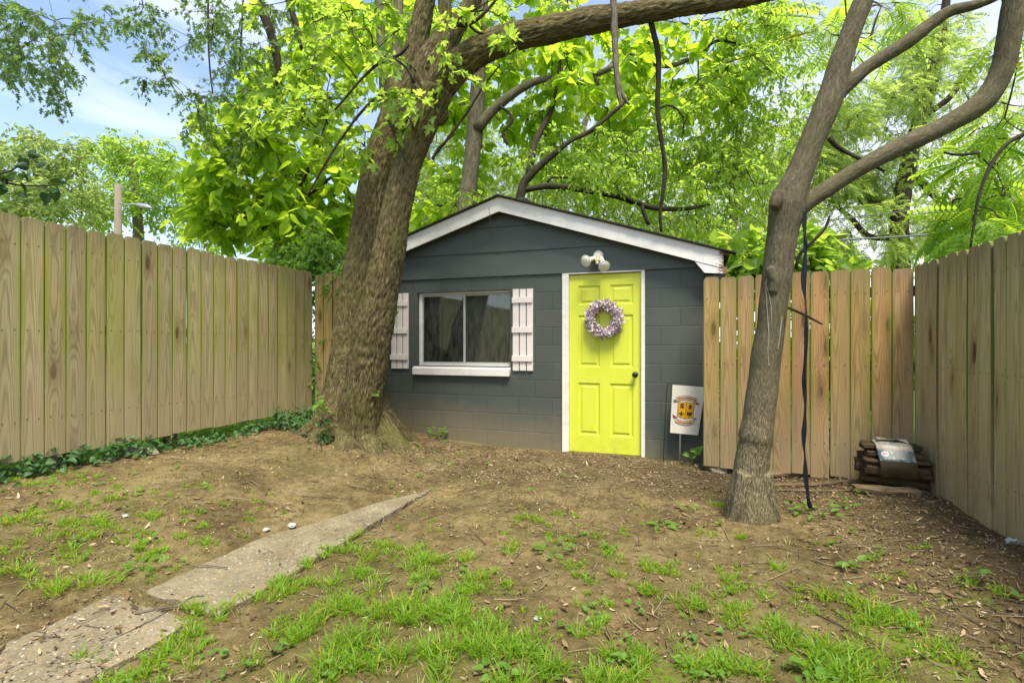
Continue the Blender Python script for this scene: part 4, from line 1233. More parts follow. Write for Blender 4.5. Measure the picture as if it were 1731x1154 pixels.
# ------------------------------------------------------------------ the big double-stemmed maple in front of the shed
def maple():
    base = P(600, 745, 5.85); base[2] = float(ground(base[0], base[1]))
    t = thing('maple_tree', 'big leaning double-stemmed tree with rough bark in front of the shed window', 'tree', base)
    L = pix([(590, 790, 70), (590, 748, 63), (591, 705, 51), (596, 650, 43.5), (599, 600, 39), (602, 560, 36), (606, 500, 32), (614, 430, 27), (623, 370, 25.5), (633, 310, 25), (648, 250, 24), (669, 190, 22.5), (692, 125, 20), (708, 60, 17), (722, -20, 14), (735, -160, 10)], 6.04, 5.86)
    Rr = pix([(604, 780, 40), (608, 700, 34), (617, 645, 31), (625, 590, 31), (633, 540, 31), (645, 490, 27.5), (657, 430, 26.5), (670, 360, 23.5), (687, 290, 22), (705, 240, 22), (725, 190, 23), (743, 150, 24)], 5.58, 5.12)
    A = pix([(742, 152, 23), (765, 122, 25), (790, 98, 24), (830, 76, 22), (880, 60, 21), (930, 50, 21), (985, 38, 20), (1040, 29, 18), (1100, 19, 16), (1160, 10, 14), (1220, 4, 12.5), (1290, -8, 11), (1390, -38, 9), (1520, -110, 6)], 5.3, 4.5)
    S3 = pix([(742, 150, 20), (745, 115, 17), (755, 80, 15), (775, 40, 14), (800, 0, 13), (828, -60, 10), (860, -170, 6)], 5.3, 5.2)
    S4 = pix([(728, 180, 18), (712, 135, 17), (722, 100, 16), (742, 66, 14), (752, 30, 11), (748, -60, 9), (740, -200, 5)], 5.45, 5.5)
    knot = pix([(750, 112, 6), (757, 104, 8), (762, 99, 7)], 5.15)
    stub = pix([(890, 58, 9), (893, 42, 10), (893, 34, 7)], 5.12)
    lump1 = pix([(668, 222, 10), (674, 212, 13), (682, 205, 8)], 5.25)
    lump2 = pix([(738, 205, 10), (745, 195, 13), (743, 178, 10)], 5.2)
    roots = []
    for ang, ln, r0 in ((-14, .95, .19), (-40, .80, .19), (-70, .70, .20), (-105, .62, .21), (-150, .70, .20), (172, .85, .19), (35, .8, .18), (120, .7, .16)):
        u = np.array([math.cos(R(ang)), math.sin(R(ang)), 0]); sd_ = np.array([-u[1], u[0], 0]); pp = []
        for q, hz in ((.02, .95), (.14, .55), (.30, .26), (.50, .08), (.75, -.03), (1.0, -.12)):
            p = base + u * ln * q + sd_ * .05 * math.sin(q * 4 + ang); p[2] = float(ground(p[0], p[1])) + hz; pp.append(p)
        roots.append((pp, [r0 * .9, r0, r0, r0 * .80, r0 * .55, r0 * .3]))
    bk = ([base + np.array([.1, .1, .4]), base + np.array([.2, .35, .1]), base + np.array([.3, .55, -.05])], [.16, .12, .06])
    me = limb_mesh('trunk', [L] + roots + [bk], 40, .05, .05, 2.2, remesh=.014, ridge=.012, ridge_f=(34, 8), smooth_it=7)
    link('trunk', me, M['bark_main'], t)
    me = limb_mesh('second_stem', [Rr, A, S3, S4, knot, stub, lump1, lump2], 36, .05, .06, 2.6, remesh=.014, ridge=.011, ridge_f=(34, 8), smooth_it=3)
    link('second_stem', me, M['bark_main'], t)
    sk = [p for l in (L, Rr[:1] + (0,) if False else Rr, A, S3, S4) for p in l[0][-9:]]
    # thin bare branches seen round the fork
    br = []
    for pl, d in (([(668, 165, 3.5), (645, 160, 3), (622, 178, 2.6), (598, 205, 2.3), (560, 260, 2), (520, 330, 1.5)], 5.2), ([(690, 75, 3), (676, 92, 3), (640, 108, 2.6), (610, 135, 2.2), (580, 170, 1.8), (566, 186, 1.5)], 5.1),
                  ([(772, 42, 4), (790, 42, 3.5), (808, 32, 3), (826, 15, 2.6), (842, -5, 2.2)], 5.0), ([(795, 45, 2.6), (806, 54, 2.4), (820, 58, 2), (838, 60, 1.5)], 5.0), ([(655, 200, 2), (672, 240, 1.6), (690, 280, 1.2)], 5.0),
                  ([(735, 262, 3), (762, 228, 2.4), (790, 190, 2), (815, 150, 1.6), (845, 110, 1.2)], 5.2), ([(700, 140, 3), (690, 118, 2.6), (668, 100, 2.0), (648, 96, 1.5)], 5.0), ([(731, 270, 2.5), (742, 250, 2.2), (770, 225, 1.5)], 5.1)):
        br.append(pix(pl, d))
    for q in br: link('branch', limb_mesh('branch', [q], 7, .05, .1, 12), M['bark_dark'], t)
    reg = [(650, 110, 30, 25, 5.0, 5.2, 2), (680, 165, 25, 12, 4.9, 5.05, 3), (690, 218, 20, 12, 4.9, 5.0, 1), (770, 92, 12, 10, 4.9, 5.0, 1), (868, 62, 16, 12, 4.75, 4.9, 2), (770, 136, 22, 8, 4.9, 5.0, 2), (765, 45, 14, 16, 4.9, 5.0, 2),
           (700, 20, 70, 35, 5.9, 6.6, 9), (610, 40, 80, 60, 5.2, 6.2, 9), (540, 130, 70, 60, 5.4, 6.4, 12), (560, 215, 55, 60, 5.4, 6.4, 13), (480, 180, 50, 70, 5.4, 6.6, 9), (622, 240, 20, 30, 5.3, 5.8, 3), (845, 10, 60, 20, 5.6, 6.2, 4), (950, 5, 90, 15, 5.2, 6, 3), (510, 30, 80, 50, 5.5, 6.5, 7),
           # the crown above the picture
           (700, -290, 420, 150, 5.4, 7.5, 26), (1100, -240, 300, 120, 5, 6.5, 8)]
    grow(t, clusters(reg), sk, T_MAPLE, M['maple'], .105, spr=.28, nsub=3, nleaf=6, droop=.35, link_r=.007, flat=.55)
    # shoots and ivy on the trunk
    sh = [(655, 497, 4), (660, 530, 3), (632, 662, 4), (540, 682, 5)]
    for x, y, k in sh:
        pos = P(x, y, 5.42)[None] + rng.normal(0, .035, (k * 3, 3)); n = len(pos)
        link('foliage', scatter('foliage', T_SIMPLE, pos, rng.normal(0, 1, (n, 3)) + np.array([.5, -.5, 0]), rng.normal(0, .4, (n, 3)) + np.array([0, -.5, 1]), rng.uniform(.05, .085, n)), M['weed'], t)
    return t
maple()

# ------------------------------------------------------------------ the forked smooth-barked tree on the right
def right_tree():
    base = P(1272, 868, 3.68); base[2] = float(ground(base[0], base[1]))
    t = thing('forked_tree', 'slender forked tree with smooth grey bark and a ringed base before the right fence', 'tree', base)
    T = pix([(1268, 905, 50), (1268, 870, 44), (1266, 840, 37), (1269, 800, 32.5), (1274, 765, 30), (1277, 748, 29.5), (1278, 738, 31.5), (1279, 728, 31), (1282, 712, 29.5), (1288, 660, 27.5), (1295, 600, 26.5), (1303, 550, 26), (1308, 500, 25.5), (1313, 470, 27.5), (1318, 430, 26.5), (1322, 400, 27), (1327, 370, 30), (1331, 345, 31), (1338, 325, 29), (1349, 300, 25), (1361, 268, 23.5), (1376, 230, 23), (1391, 195, 23.5), (1405, 160, 23), (1413, 130, 21), (1424, 95, 20), (1440, 50, 19), (1458, 5, 18), (1490, -70, 15), (1530, -180, 10)], 3.68, 3.5)
    B1 = pix([(1408, 168, 13), (1435, 142, 12.5), (1465, 115, 12), (1500, 92, 12.5), (1535, 70, 13), (1565, 47, 12), (1590, 28, 11), (1612, 17, 10), (1640, 11, 9), (1668, 2, 8), (1700, -14, 7), (1760, -60, 5)], 3.54, 3.3)
    B2 = pix([(1328, 366, 18), (1348, 353, 16.5), (1375, 334, 15), (1405, 315, 14.5), (1440, 292, 14.5), (1475, 272, 15), (1510, 254, 15.5), (1545, 237, 16.5), (1580, 221, 16.5), (1610, 205, 17), (1640, 188, 18), (1666, 168, 19), (1684, 140, 18.5), (1696, 110, 18), (1704, 70, 18.5), (1710, 30, 18), (1716, -15, 16.5), (1730, -120, 13), (1760, -240, 8)], 3.6, 3.25)
    T = (T[0], [r * (.92 if i < 3 else .86) for i, r in enumerate(T[1])]); B1 = (B1[0], [r * .9 for r in B1[1]]); B2 = (B2[0], [r * .92 for r in B2[1]])
    col = pix([(1315, 322, 8), (1311, 340, 10), (1307, 352, 8)], 3.5)
    burl = pix([(1302, 452, 7), (1306, 466, 9), (1309, 478, 9), (1306, 495, 7)], 3.535)
    sc = pix([(1318, 530, 5), (1320, 545, 6), (1318, 565, 5)], 3.57)
    ring = []
    for k in range(13):
        a = 2 * PI * k / 12; c = P(1278, 735, 3.655)
        ring.append(c + .112 * np.array([math.cos(a), math.sin(a), 0]) + np.array([0, 0, .012 * math.sin(2 * a)]))
    roots = []
    for pl in ([(1290, 800, 15), (1300, 845, 14), (1310, 872, 9), (1322, 892, 4)], [(1262, 800, 16), (1252, 845, 14), (1243, 870, 9), (1232, 885, 4)], [(1272, 810, 16), (1274, 850, 16), (1272, 876, 10), (1274, 892, 4)]):
        roots.append(pix(pl, 3.60))
    me = limb_mesh('trunk', [T, B1, B2, col, burl, sc, (ring, [.008] * 13)] + roots, 32, .03, .05, 4, remesh=.0095, ridge=.0014, ridge_f=(60, 12), smooth_it=3)
    link('trunk', me, M['bark_right'], t)
    # pale dried sap running down from the burl, laid on the bark
    from mathutils.bvhtree import BVHTree
    tm = me.copy(); bv = BVHTree.FromPolygons([tuple(v.co) for v in tm.vertices], [tuple(p.vertices) for p in tm.polygons]); bpy.data.meshes.remove(tm)
    off = Vector(base)
    for pl, w in (([(1297, 470), (1295, 485), (1296, 505), (1297, 525), (1299, 550), (1300, 570), (1298, 590), (1299, 608), (1300, 618)], .0085), ([(1293, 476), (1300, 495), (1304, 520), (1304, 545), (1306, 565)], .005), ([(1322, 535), (1320, 550), (1318, 570), (1315, 590)], .005)):
        V = []
        for i, (x, y) in enumerate(pl):
            c = P(x, y, 3.0); dr = Vector(c - CAM).normalized()
            hit = bv.ray_cast(Vector(CAM) - off, dr)
            if hit[0] is None: continue
            nr = hit[1]; q = hit[0] + off; k = w * (.5 + random.random()) * (1 - .5 * i / len(pl))
            for sgn in (-1.0, -.4, .4, 1.0):
                V.append(q + Vector(RGT) * sgn * k + nr * (.0035 if abs(sgn) < .5 else -.002))
        n = len(V) // 4; m = MB()
        if n < 2: continue
        m.add(V, [(4 * i + j, 4 * i + 4 + j, 4 * i + 5 + j, 4 * i + 1 + j) for i in range(n - 1) for j in range(3)], smooth=True)
        m.build('sap_streak', M['sap'], t)
    br = []
    for pl, d in (([(1402, 232, 5), (1415, 248, 4), (1440, 262, 3.4), (1470, 276, 2.6), (1495, 290, 2)], 3.5), ([(1735, 225, 4), (1700, 245, 3.4), (1672, 285, 3), (1655, 330, 2.6), (1648, 370, 2.2), (1640, 420, 1.8)], 4.6), ([(1655, 258, 2.6), (1620, 262, 2.2), (1596, 258, 1.8)], 4.6),
                  ([(1333, 520, 2.5), (1360, 532, 2), (1390, 548, 1.5)], 3.5), ([(1345, 455, 3), (1352, 430, 3), (1372, 410, 3), (1395, 385, 2.5), (1402, 365, 2)], 3.9)):
        br.append(pix(pl, d))
    for q in br: link('branch', limb_mesh('branch', [q], 7, .04, .1, 12), M['bark_dark'], t)
    sk = [p for l in (T, B1, B2) for p in l[0][-8:]] + [p for b in br[1:3] for p in b[0]]
    reg = [(1672, 262, 60, 50, 4.6, 6.0, 16), (1655, 345, 70, 55, 4.6, 6.0, 22), (1708, 215, 30, 50, 4.4, 5.6, 7), (1605, 385, 50, 24, 5.6, 6.4, 8), (1705, 340, 30, 50, 4.6, 6, 8), (1455, 70, 20, 24, 4.2, 4.6, 2), (1400, 50, 20, 30, 4.4, 5, 2), (1505, 20, 40, 18, 4.4, 5.2, 2), (1700, 40, 30, 30, 4.6, 5.5, 3)]
    grow(t, clusters(reg), sk, T_PINN, M['ailanthus'], .36, spr=.18, nsub=2, nleaf=3, droop=.5, link_r=.006, flat=.45, maxlink=1.6)
    return t
right_tree()

# ------------------------------------------------------------------ trees behind the shed and the fences
def back_tree(name, label, limbs, reg, tpl, lm, size, bark='bark_back', group=None, gapf=None, thr=-.2, branches=(), **kw):
    b0 = limbs[0][0][0].copy(); b0[2] = float(ground(b0[0], b0[1]))
    t = thing(name, label, 'tree', b0, group)
    limbs = [([np.array([b0[0], b0[1], b0[2] - .2])] + list(limbs[0][0]), [limbs[0][1][0] * 1.25] + list(limbs[0][1]))] + list(limbs[1:])
    link('trunk', limb_mesh('trunk', limbs, 14, .12, .07, 2.5), M[bark], t)
    for q in branches: link('branch', limb_mesh('branch', [q], 8, .08, .1, 8), M['bark_dark'], t)
    sk = []
    for l in list(limbs) + list(branches): 
        p, _ = catmull(l[0], l[1], .4); sk += [q for q in p if q[2] > 1.6]
    grow(t, clusters(reg, gapf, thr), sk, tpl, M[lm], size, **kw)
    return t

back_tree('catalpa_tree', 'tall grey-trunked tree with big heart-shaped leaves right behind the shed roof', 
    [pix([(780, 480, 17), (788, 350, 15), (797, 280, 14), (803, 215, 14), (808, 140, 12), (812, 70, 11), (816, 0, 10), (822, -160, 7)], 10.5), pix([(806, 218, 9.5), (830, 190, 8.5), (865, 160, 7.5), (905, 138, 6), (950, 130, 4.5), (1000, 128, 4), (1040, 112, 5.5), (1085, 102, 5), (1130, 112, 4), (1180, 95, 3)], 10.4, 9.8)],
    [(1150, 110, 110, 80, 9, 11.5, 45), (1010, 90, 120, 60, 9.4, 11.8, 36), (900, 130, 90, 90, 10.6, 12, 35), (910, 230, 90, 60, 10.8, 12, 19), (700, 50, 120, 60, 10, 12, 35), (760, 240, 60, 100, 10.8, 12, 27), (860, 30, 120, 50, 9.6, 12, 27), (1230, 90, 60, 80, 9, 11, 18), (1030, 190, 100, 60, 10.8, 12, 18), (740, 360, 60, 60, 10.8, 12, 19), (600, 40, 80, 60, 10, 12, 19), (900, -240, 420, 150, 9, 13, 49)],
    T_HEART, 'catalpa', .20, spr=.42, nsub=3, nleaf=7, droop=.45, link_r=.012, flat=.5, gapf=1.1, thr=-.28,
    branches=[pix([(845, 180, 2), (860, 190, 3), (865, 205, 3), (850, 225, 2.5), (858, 245, 2)], 10.2), pix([(1000, 128, 4), (1010, 140, 3), (1002, 150, 2.5)], 9.9), pix([(1180, 95, 3), (1210, 70, 2.5), (1250, 75, 2), (1280, 85, 1.5)], 9.8)])

back_tree('catalpa_tree', 'twin-stemmed tree with large bright leaves spreading over the left fence beside the big trunk',
    [pix([(600, 520, 15), (610, 430, 14), (632, 320, 12), (652, 220, 11), (668, 130, 10), (672, 60, 9), (674, -10, 8), (676, -120, 6)], 8.6), pix([(652, 225, 9), (650, 150, 8.5), (645, 80, 8), (640, 0, 7), (630, -110, 5)], 8.5), pix([(622, 360, 8), (590, 330, 6), (540, 265, 5), (500, 300, 4.5), (470, 315, 4), (430, 340, 3), (410, 370, 2)], 8.5, 7.6)],
    [(430, 300, 110, 80, 7.2, 9, 50), (500, 370, 100, 55, 7.4, 9, 35), (420, 220, 80, 60, 7.2, 9, 21), (380, 350, 50, 55, 7.2, 8.8, 22), (520, 250, 80, 80, 7.8, 9.2, 24), (560, 330, 50, 70, 7.8, 9.2, 21), (560, 60, 80, 60, 7.6, 9, 22), (500, 130, 60, 60, 7.6, 9, 13), (640, 330, 40, 60, 9, 10, 10), (450, 150, 45, 30, 7.4, 8.4, 7), (350, 290, 22, 20, 7.2, 8, 4), (560, -180, 200, 100, 7, 9.5, 13)],
    T_HEART, 'catalpa', .17, spr=.38, nsub=3, nleaf=7, droop=.40, link_r=.009, flat=.42,
    branches=[pix([(560, 190, 2), (530, 270, 3), (490, 340, 2.5), (440, 390, 2)], 7.8), pix([(600, 290, 3), (560, 300, 2.6), (520, 330, 2.3), (470, 330, 2)], 8)])

back_tree('elm_tree', 'dark-limbed tree with small leaves whose crooked boughs cross just above the shed roof',
    [pix([(872, 470, 8), (880, 330, 7.5), (893, 300, 7), (915, 278, 6), (940, 258, 4.5), (965, 238, 3.5), (1000, 220, 4), (1060, 170, 3)], 9.0), pix([(884, 322, 4.5), (925, 315, 5), (965, 318, 4.8), (1005, 325, 4.3), (1045, 332, 5), (1080, 345, 4.5), (1110, 352, 4.5), (1160, 353, 3.5), (1200, 345, 2.5)], 9.0, 8.6), pix([(893, 300, 7), (905, 240, 5.5), (930, 190, 4.5), (945, 130, 3.5), (950, 40, 2.5), (980, -80, 2)], 9.2, 10.5)],
    [(1110, 280, 150, 70, 8.2, 10.5, 103), (1000, 270, 110, 55, 8.4, 10.5, 49), (1220, 330, 80, 75, 8.2, 11, 65), (1180, 220, 100, 80, 8.2, 11, 68), (1330, 60, 80, 75, 8, 10.5, 54), (1280, 160, 80, 80, 8.2, 10.5, 49), (900, 290, 60, 50, 9.2, 11, 18), (770, 320, 60, 40, 9.4, 11, 16), (1060, 370, 160, 30, 9.4, 12, 30), (1290, 260, 70, 70, 8.5, 11, 32), (1250, 20, 120, 50, 8, 11, 30), (1120, 420, 160, 30, 9.6, 12, 23)],
    T_SIMPLE, 'fine', .095, bark='bark_dark', spr=.38, nsub=4, nleaf=11, droop=.55, link_r=.006, flat=.6, twig_r=.003, gapf=.9, thr=-.22,
    branches=[pix([(1085, 347, 3.5), (1090, 365, 3.5), (1097, 380, 3)], 8.6), pix([(960, 300, 2), (935, 300, 2), (925, 308, 2)], 9), pix([(1105, 352, 3), (1060, 335, 2.5), (1040, 312, 2)], 8.7)])

back_tree('locust_tree', 'far feathery-leaved tree with a grey trunk seen through the right fork', 
    [pix([(1522, 500, 17), (1520, 420, 15), (1522, 350, 13), (1535, 280, 12), (1555, 200, 11), (1575, 140, 9), (1592, 60, 7), (1605, -40, 5)], 14), pix([(1521, 380, 9), (1500, 352, 8), (1470, 345, 7), (1440, 330, 6), (1415, 345, 4)], 14), pix([(1535, 285, 8), (1580, 330, 6), (1600, 345, 5), (1650, 320, 4)], 14.2), pix([(1556, 198, 6), (1600, 170, 5), (1640, 120, 4), (1690, 90, 3)], 14), pix([(1573, 150, 5), (1560, 110, 4), (1540, 60, 3)], 14), pix([(1520, 400, 6), (1470, 400, 5), (1440, 370, 4), (1400, 330, 3), (1380, 260, 2)], 14)],
    [(1480, 230, 130, 110, 12.5, 16, 117), (1610, 110, 110, 90, 12.5, 16, 74), (1430, 330, 100, 60, 12.5, 15.5, 39), (1570, 350, 120, 50, 12.5, 15.5, 35), (1360, 240, 70, 90, 12.5, 16, 39), (1490, 405, 100, 30, 12.5, 15, 34), (1690, 300, 60, 120, 13, 16, 29), (1500, 60, 110, 60, 12.5, 16, 35)],
    T_LOCUST, 'locust', .34, bark='bark_dark', spr=.55, nsub=4, nleaf=5, droop=.35, link_r=.010, flat=.5, gapf=.7, thr=-.14, maxlink=3)

back_tree('oak_tree', 'dark green lobed-leaf tree hanging its boughs into the upper left of the sky',
    [([np.array([-9.5, 2.0, .3]), np.array([-9.4, 2.1, 3]), np.array([-9.0, 2.6, 6.5]), np.array([-8.2, 3.5, 9.0])], [.3, .27, .22, .1]), ([np.array([-9.2, 2.3, 5.0]), np.array([-8.3, 3.4, 6.2]), np.array([-7, 4.5, 6.8]), P(430, -60, 7.0)], [.14, .11, .08, .05]), pix([(425, -80, 10), (438, 0, 8), (452, 40, 7.5), (466, 85, 7), (470, 120, 6), (474, 150, 5)], 7), pix([(480, -20, 5), (500, 40, 5), (512, 85, 4)], 7.2), ([np.array([-9.1, 2.5, 6.0]), np.array([-8, 3.0, 6.3]), P(60, -60, 6.2)], [.1, .07, .03])],
    [(55, 60, 80, 55, 5.6, 6.8, 17), (15, 20, 50, 40, 5.6, 6.8, 10), (95, 112, 32, 22, 5.8, 6.6, 6), (20, 120, 40, 28, 5.6, 6.6, 5), (92, 162, 10, 12, 6, 6.4, 2), (120, 40, 36, 26, 6, 7, 5), (200, 18, 90, 22, 6, 7, 9), (275, 46, 26, 10, 6, 7, 2), (268, 98, 36, 12, 6, 7, 4), (275, 138, 36, 10, 6.2, 7, 3), (370, 60, 55, 55, 6, 7.6, 15), (410, 130, 60, 50, 6.4, 7.6, 13), (330, 170, 30, 20, 6.4, 7.4, 5), (340, 212, 26, 12, 6.6, 7.4, 3), (450, 40, 60, 60, 6.4, 7.8, 13), (360, 8, 70, 18, 6, 7.4, 8), (440, 200, 50, 40, 6.6, 7.8, 8), (380, 235, 36, 16, 6.8, 7.8, 4), (130, -100, 260, 60, 5.5, 8, 20)],
    T_OAK, 'oak', .080, bark='bark_dark', spr=.24, nsub=4, nleaf=9, droop=.6, link_r=.004, flat=.6, twig_r=.0025, maxlink=2.2,
    branches=[pix([(352, -20, 1.6), (352, 60, 1.5), (355, 120, 1.3), (360, 160, 1)], 6.8), pix([(412, -20, 1.5), (408, 60, 1.4), (404, 120, 1)], 6.8)])

for k, (lab, limbs, reg, lm) in enumerate((
    ('pale green round-topped far tree at the left edge behind the fence and dark twig', [pix([(60, 440, 9), (62, 380, 8), (66, 320, 7), (58, 270, 5), (50, 230, 3)], 26), pix([(62, 340, 4), (40, 310, 3), (10, 290, 2)], 26)], [(40, 290, 75, 70, 23, 29, 150), (100, 330, 60, 55, 23, 28, 90), (20, 370, 60, 30, 23, 28, 50), (110, 270, 35, 30, 24, 28, 30)], 'far'),
    ('far leafy tree rising behind the wooden utility pole on the left', [pix([(235, 440, 9), (232, 360, 7), (226, 300, 6), (215, 250, 4)], 30), pix([(232, 340, 4), (260, 300, 3), (280, 270, 2)], 30)], [(210, 300, 75, 70, 27, 33, 180), (180, 250, 40, 22, 27, 32, 40), (270, 320, 65, 70, 27, 33, 130), (250, 260, 50, 25, 27, 32, 50), (150, 350, 60, 35, 27, 32, 60), (340, 370, 60, 50, 27, 33, 80)], 'fine'),
    ('bright green far tree filling the gap between the big trunk and the shed roof', [pix([(740, 460, 9), (735, 380, 8), (728, 320, 6), (720, 240, 4)], 20)], [(730, 350, 90, 70, 18, 23, 150), (760, 260, 90, 80, 18, 23, 90), (560, 400, 120, 50, 18, 22, 100), (500, 330, 120, 70, 19, 24, 60)], 'locust'),
    ('far airy tree behind the middle of the shed ridge and its dark boughs', [pix([(985, 470, 10), (982, 380, 8), (975, 300, 7), (985, 220, 5), (1010, 160, 3)], 20), pix([(978, 310, 4), (945, 270, 3), (930, 230, 2)], 20)], [(930, 320, 90, 70, 18, 23, 110), (1040, 330, 120, 70, 18, 23, 130), (1000, 210, 130, 80, 18, 23, 90)], 'locust'),
    ('far pale tree behind the shed eave and the right trunk', [pix([(1230, 500, 10), (1235, 400, 8), (1250, 320, 6), (1260, 240, 4)], 19)], [(1200, 380, 110, 60, 17, 22, 120), (1290, 340, 80, 80, 17, 22, 90), (1230, 240, 100, 80, 17, 22, 70)], 'locust'),
)):
    d = 1.0
    dens = {0: .6, 1: .5, 2: .7, 3: .55, 4: .55}[k]
    reg = [(*q[:6], int(q[6] * dens)) for q in reg]
    back_tree('far_tree', lab, limbs, reg, T_SIMPLE if k < 2 else T_LOCUST, lm, .25 if k < 2 else .46, spr=.85, nsub=4, nleaf=11 if k < 2 else 6, droop=.35, link_r=.014, flat=.7, twig_r=.006, group='trees far behind the fences', gapf=.40, thr=-.12, maxlink=4)

# shrubs right behind the fences
def shrub(name, label, stems, reg, tpl, lm, size, **kw):
    c = stems[0][0][0].copy(); c[2] = float(ground(c[0], c[1]))
    t = thing(name, label, 'shrub', c)
    st = [([np.array([s[0][0][0], s[0][0][1], float(ground(s[0][0][0], s[0][0][1])) - .05])] + list(s[0]), [s[1][0]] + list(s[1])) for s in stems]
    link('stem', limb_mesh('stem', st, 8, .1, .1, 8), M['bark_dark'], t)
    sk = [q for l in st for q in catmull(l[0], l[1], .15)[0] if q[2] > .8]
    grow(t, clusters(reg), sk, tpl, M[lm], size, **kw)
shrub('shrub', 'small-leaved bright shrub showing over the back left fence corner', [pix([(540, 560, 4), (535, 470, 3), (530, 420, 2)], 7.2), pix([(560, 560, 4), (560, 460, 3), (548, 430, 2)], 7.2)],
      [(540, 430, 45, 40, 6.9, 7.6, 60), (500, 425, 40, 25, 7, 7.8, 30), (570, 470, 25, 25, 6.6, 7.4, 22), (540, 480, 25, 30, 6.9, 7.4, 12), (545, 580, 40, 90, 6.9, 7.5, 36)], T_SIMPLE, 'weed', .075, spr=.22, nsub=4, nleaf=9, droop=.4, link_r=.004, flat=.6)
shrub('shrub', 'broad-leaved shrub peeping over the pickets left of the forked tree', [pix([(1262, 620, 4), (1258, 500, 3), (1262, 440, 2)], 6.2)],
      [(1262, 425, 40, 28, 6.0, 6.8, 20), (1280, 445, 30, 18, 5.9, 6.4, 14), (1225, 455, 20, 10, 6, 6.6, 5), (1250, 600, 70, 120, 5.8, 6.6, 36)], T_HEART, 'maple', .15, spr=.22, nsub=3, nleaf=6, droop=.35, link_r=.004, flat=.5)
shrub('shrub', 'broad-leaved shrub peeping over the pickets right of the forked tree behind the strap', [pix([(1400, 620, 4), (1395, 500, 3), (1390, 440, 2)], 6.0)],
      [(1385, 445, 55, 14, 5.7, 6.3, 26), (1370, 405, 30, 30, 5.8, 6.6, 10), (1345, 440, 20, 20, 5.7, 6.3, 8), (1420, 600, 130, 120, 5.7, 6.6, 70)], T_HEART, 'maple', .13, spr=.22, nsub=3, nleaf=6, droop=.35, link_r=.004, flat=.45)

def hanging(name, label, cat, strands, mat, leafreg=None):
    c = strands[0][0][0]
    t = thing(name, label, cat, c)
    link('stem', limb_mesh('stem', strands, 9, .04, .12, 14), M[mat], t)
    return t
hanging('hanging_vine', 'thick dead grey vine dangling from the long arching limb with a forked tip', 'vine', [pix([(1036, -10, 6), (1038, 20, 6), (1039, 60, 5.5), (1041, 100, 5), (1043, 140, 4.6), (1048, 170, 3.5), (1051, 182, 2)], 4.78), pix([(1042, 128, 4), (1050, 155, 3.6), (1058, 170, 3), (1064, 178, 1.5)], 4.80)], 'deadvine')
hanging('hanging_vine', 'long dark crooked vine hanging from the arching limb down to the shed roof', 'vine', [pix([(1098, 24, 5), (1104, 55, 4.6), (1112, 88, 5), (1113, 130, 4.4), (1111, 180, 4), (1116, 225, 3.8), (1122, 262, 3.8), (1124, 290, 4), (1120, 330, 3.2), (1116, 362, 3), (1118, 392, 2.4)], 4.85, 5.1), pix([(1113, 185, 2), (1128, 178, 2), (1145, 185, 1.8), (1156, 200, 1.5)], 4.95)], 'bark_dark')

def dark_twig():
    st = [pix([(-60, 285, 3), (-10, 300, 2), (25, 312, 1.6), (70, 314, 1.3), (100, 312, .8)], 4.2), pix([(-20, 296, 1.6), (15, 290, 1.4), (40, 275, 1.2), (55, 265, .8)], 4.2)]
    t = thing('leafy_twig', 'dark leafy twig reaching in over the left fence at the picture edge', 'twig', st[0][0][0])
    link('stem', limb_mesh('stem', st, 6, .04, .1, 12), M['twig'], t)
    pos = []
    for (x, y, k) in ((20, 297, 4), (10, 315, 4), (38, 285, 3), (52, 270, 3), (90, 316, 5), (75, 322, 3), (35, 322, 2), (50, 285, 2)):
        pos += [P(x, y, 4.2) + rng.normal(0, .03, 3) for _ in range(k)]
    pos = np.array(pos); n = len(pos)
    link('crown', scatter('crown', T_HEART, pos, rng.normal(0, 1, (n, 3)) + np.array([.3, 0, -.6]), rng.normal(0, .8, (n, 3)) + np.array([0, -.5, .6]), rng.uniform(.06, .10, n)), M['darkleaf'], t)
dark_twig()

# ------------------------------------------------------------------ utility pole and wires
def utility_pole():
    top = P(200, 312, 22); bx = np.array([top[0] - .05, top[1], float(ground(top[0], top[1])) - .3])
    t = thing('utility_pole', 'weathered wooden utility pole with a street lamp arm rising behind the left fence', 'utility pole', bx)
    m = MB(); m.tube([bx, bx * .5 + top * .5, top], [.17, .155, .135], 14); m.build('pole', M['pole'], t)
    a = MB(); a.tube([P(200, 343, 21.8), P(215, 346, 21.7), P(232, 345, 21.5)], [.03, .03, .03], 8); arm = a.build('lamp_arm', M['lampgrey'], t)
    h = MB(); p0, p1 = P(228, 345, 21.5), P(257, 352, 21.3)
    h.tube([p0, p0 * .7 + p1 * .3, p0 * .3 + p1 * .7, p1], [.03, .10, .11, .03], 12)
    link('lamp_housing', h.mesh('lamp_housing'), M['lampgrey'], arm)
utility_pole()

def wire(label, pts, r):
    p, rr = catmull(pts, [r] * len(pts), .5)
    m = MB(); m.tube(list(p), list(rr), 5)
    tag(m.build('power_line', M['wire'], None, origin=tuple(pts[0])), label, 'power line')
wire('thin power line running from the utility pole to the right behind the leaves', [P(203, 318, 22), P(300, 345, 20), P(420, 368, 18), P(560, 380, 16)], .012)
wire('lowest thick grey cable above the right back fence', [P(1180, 418, 13), P(1300, 414, 12.5), P(1420, 406, 12), P(1540, 399, 11.5), P(1660, 388, 11), P(1800, 372, 10.5)], .022)
wire('upper pale cable above the right back fence', [P(1180, 392, 13), P(1320, 380, 12.5), P(1450, 366, 12), P(1580, 352, 11.5), P(1800, 330, 10.5)], .011)

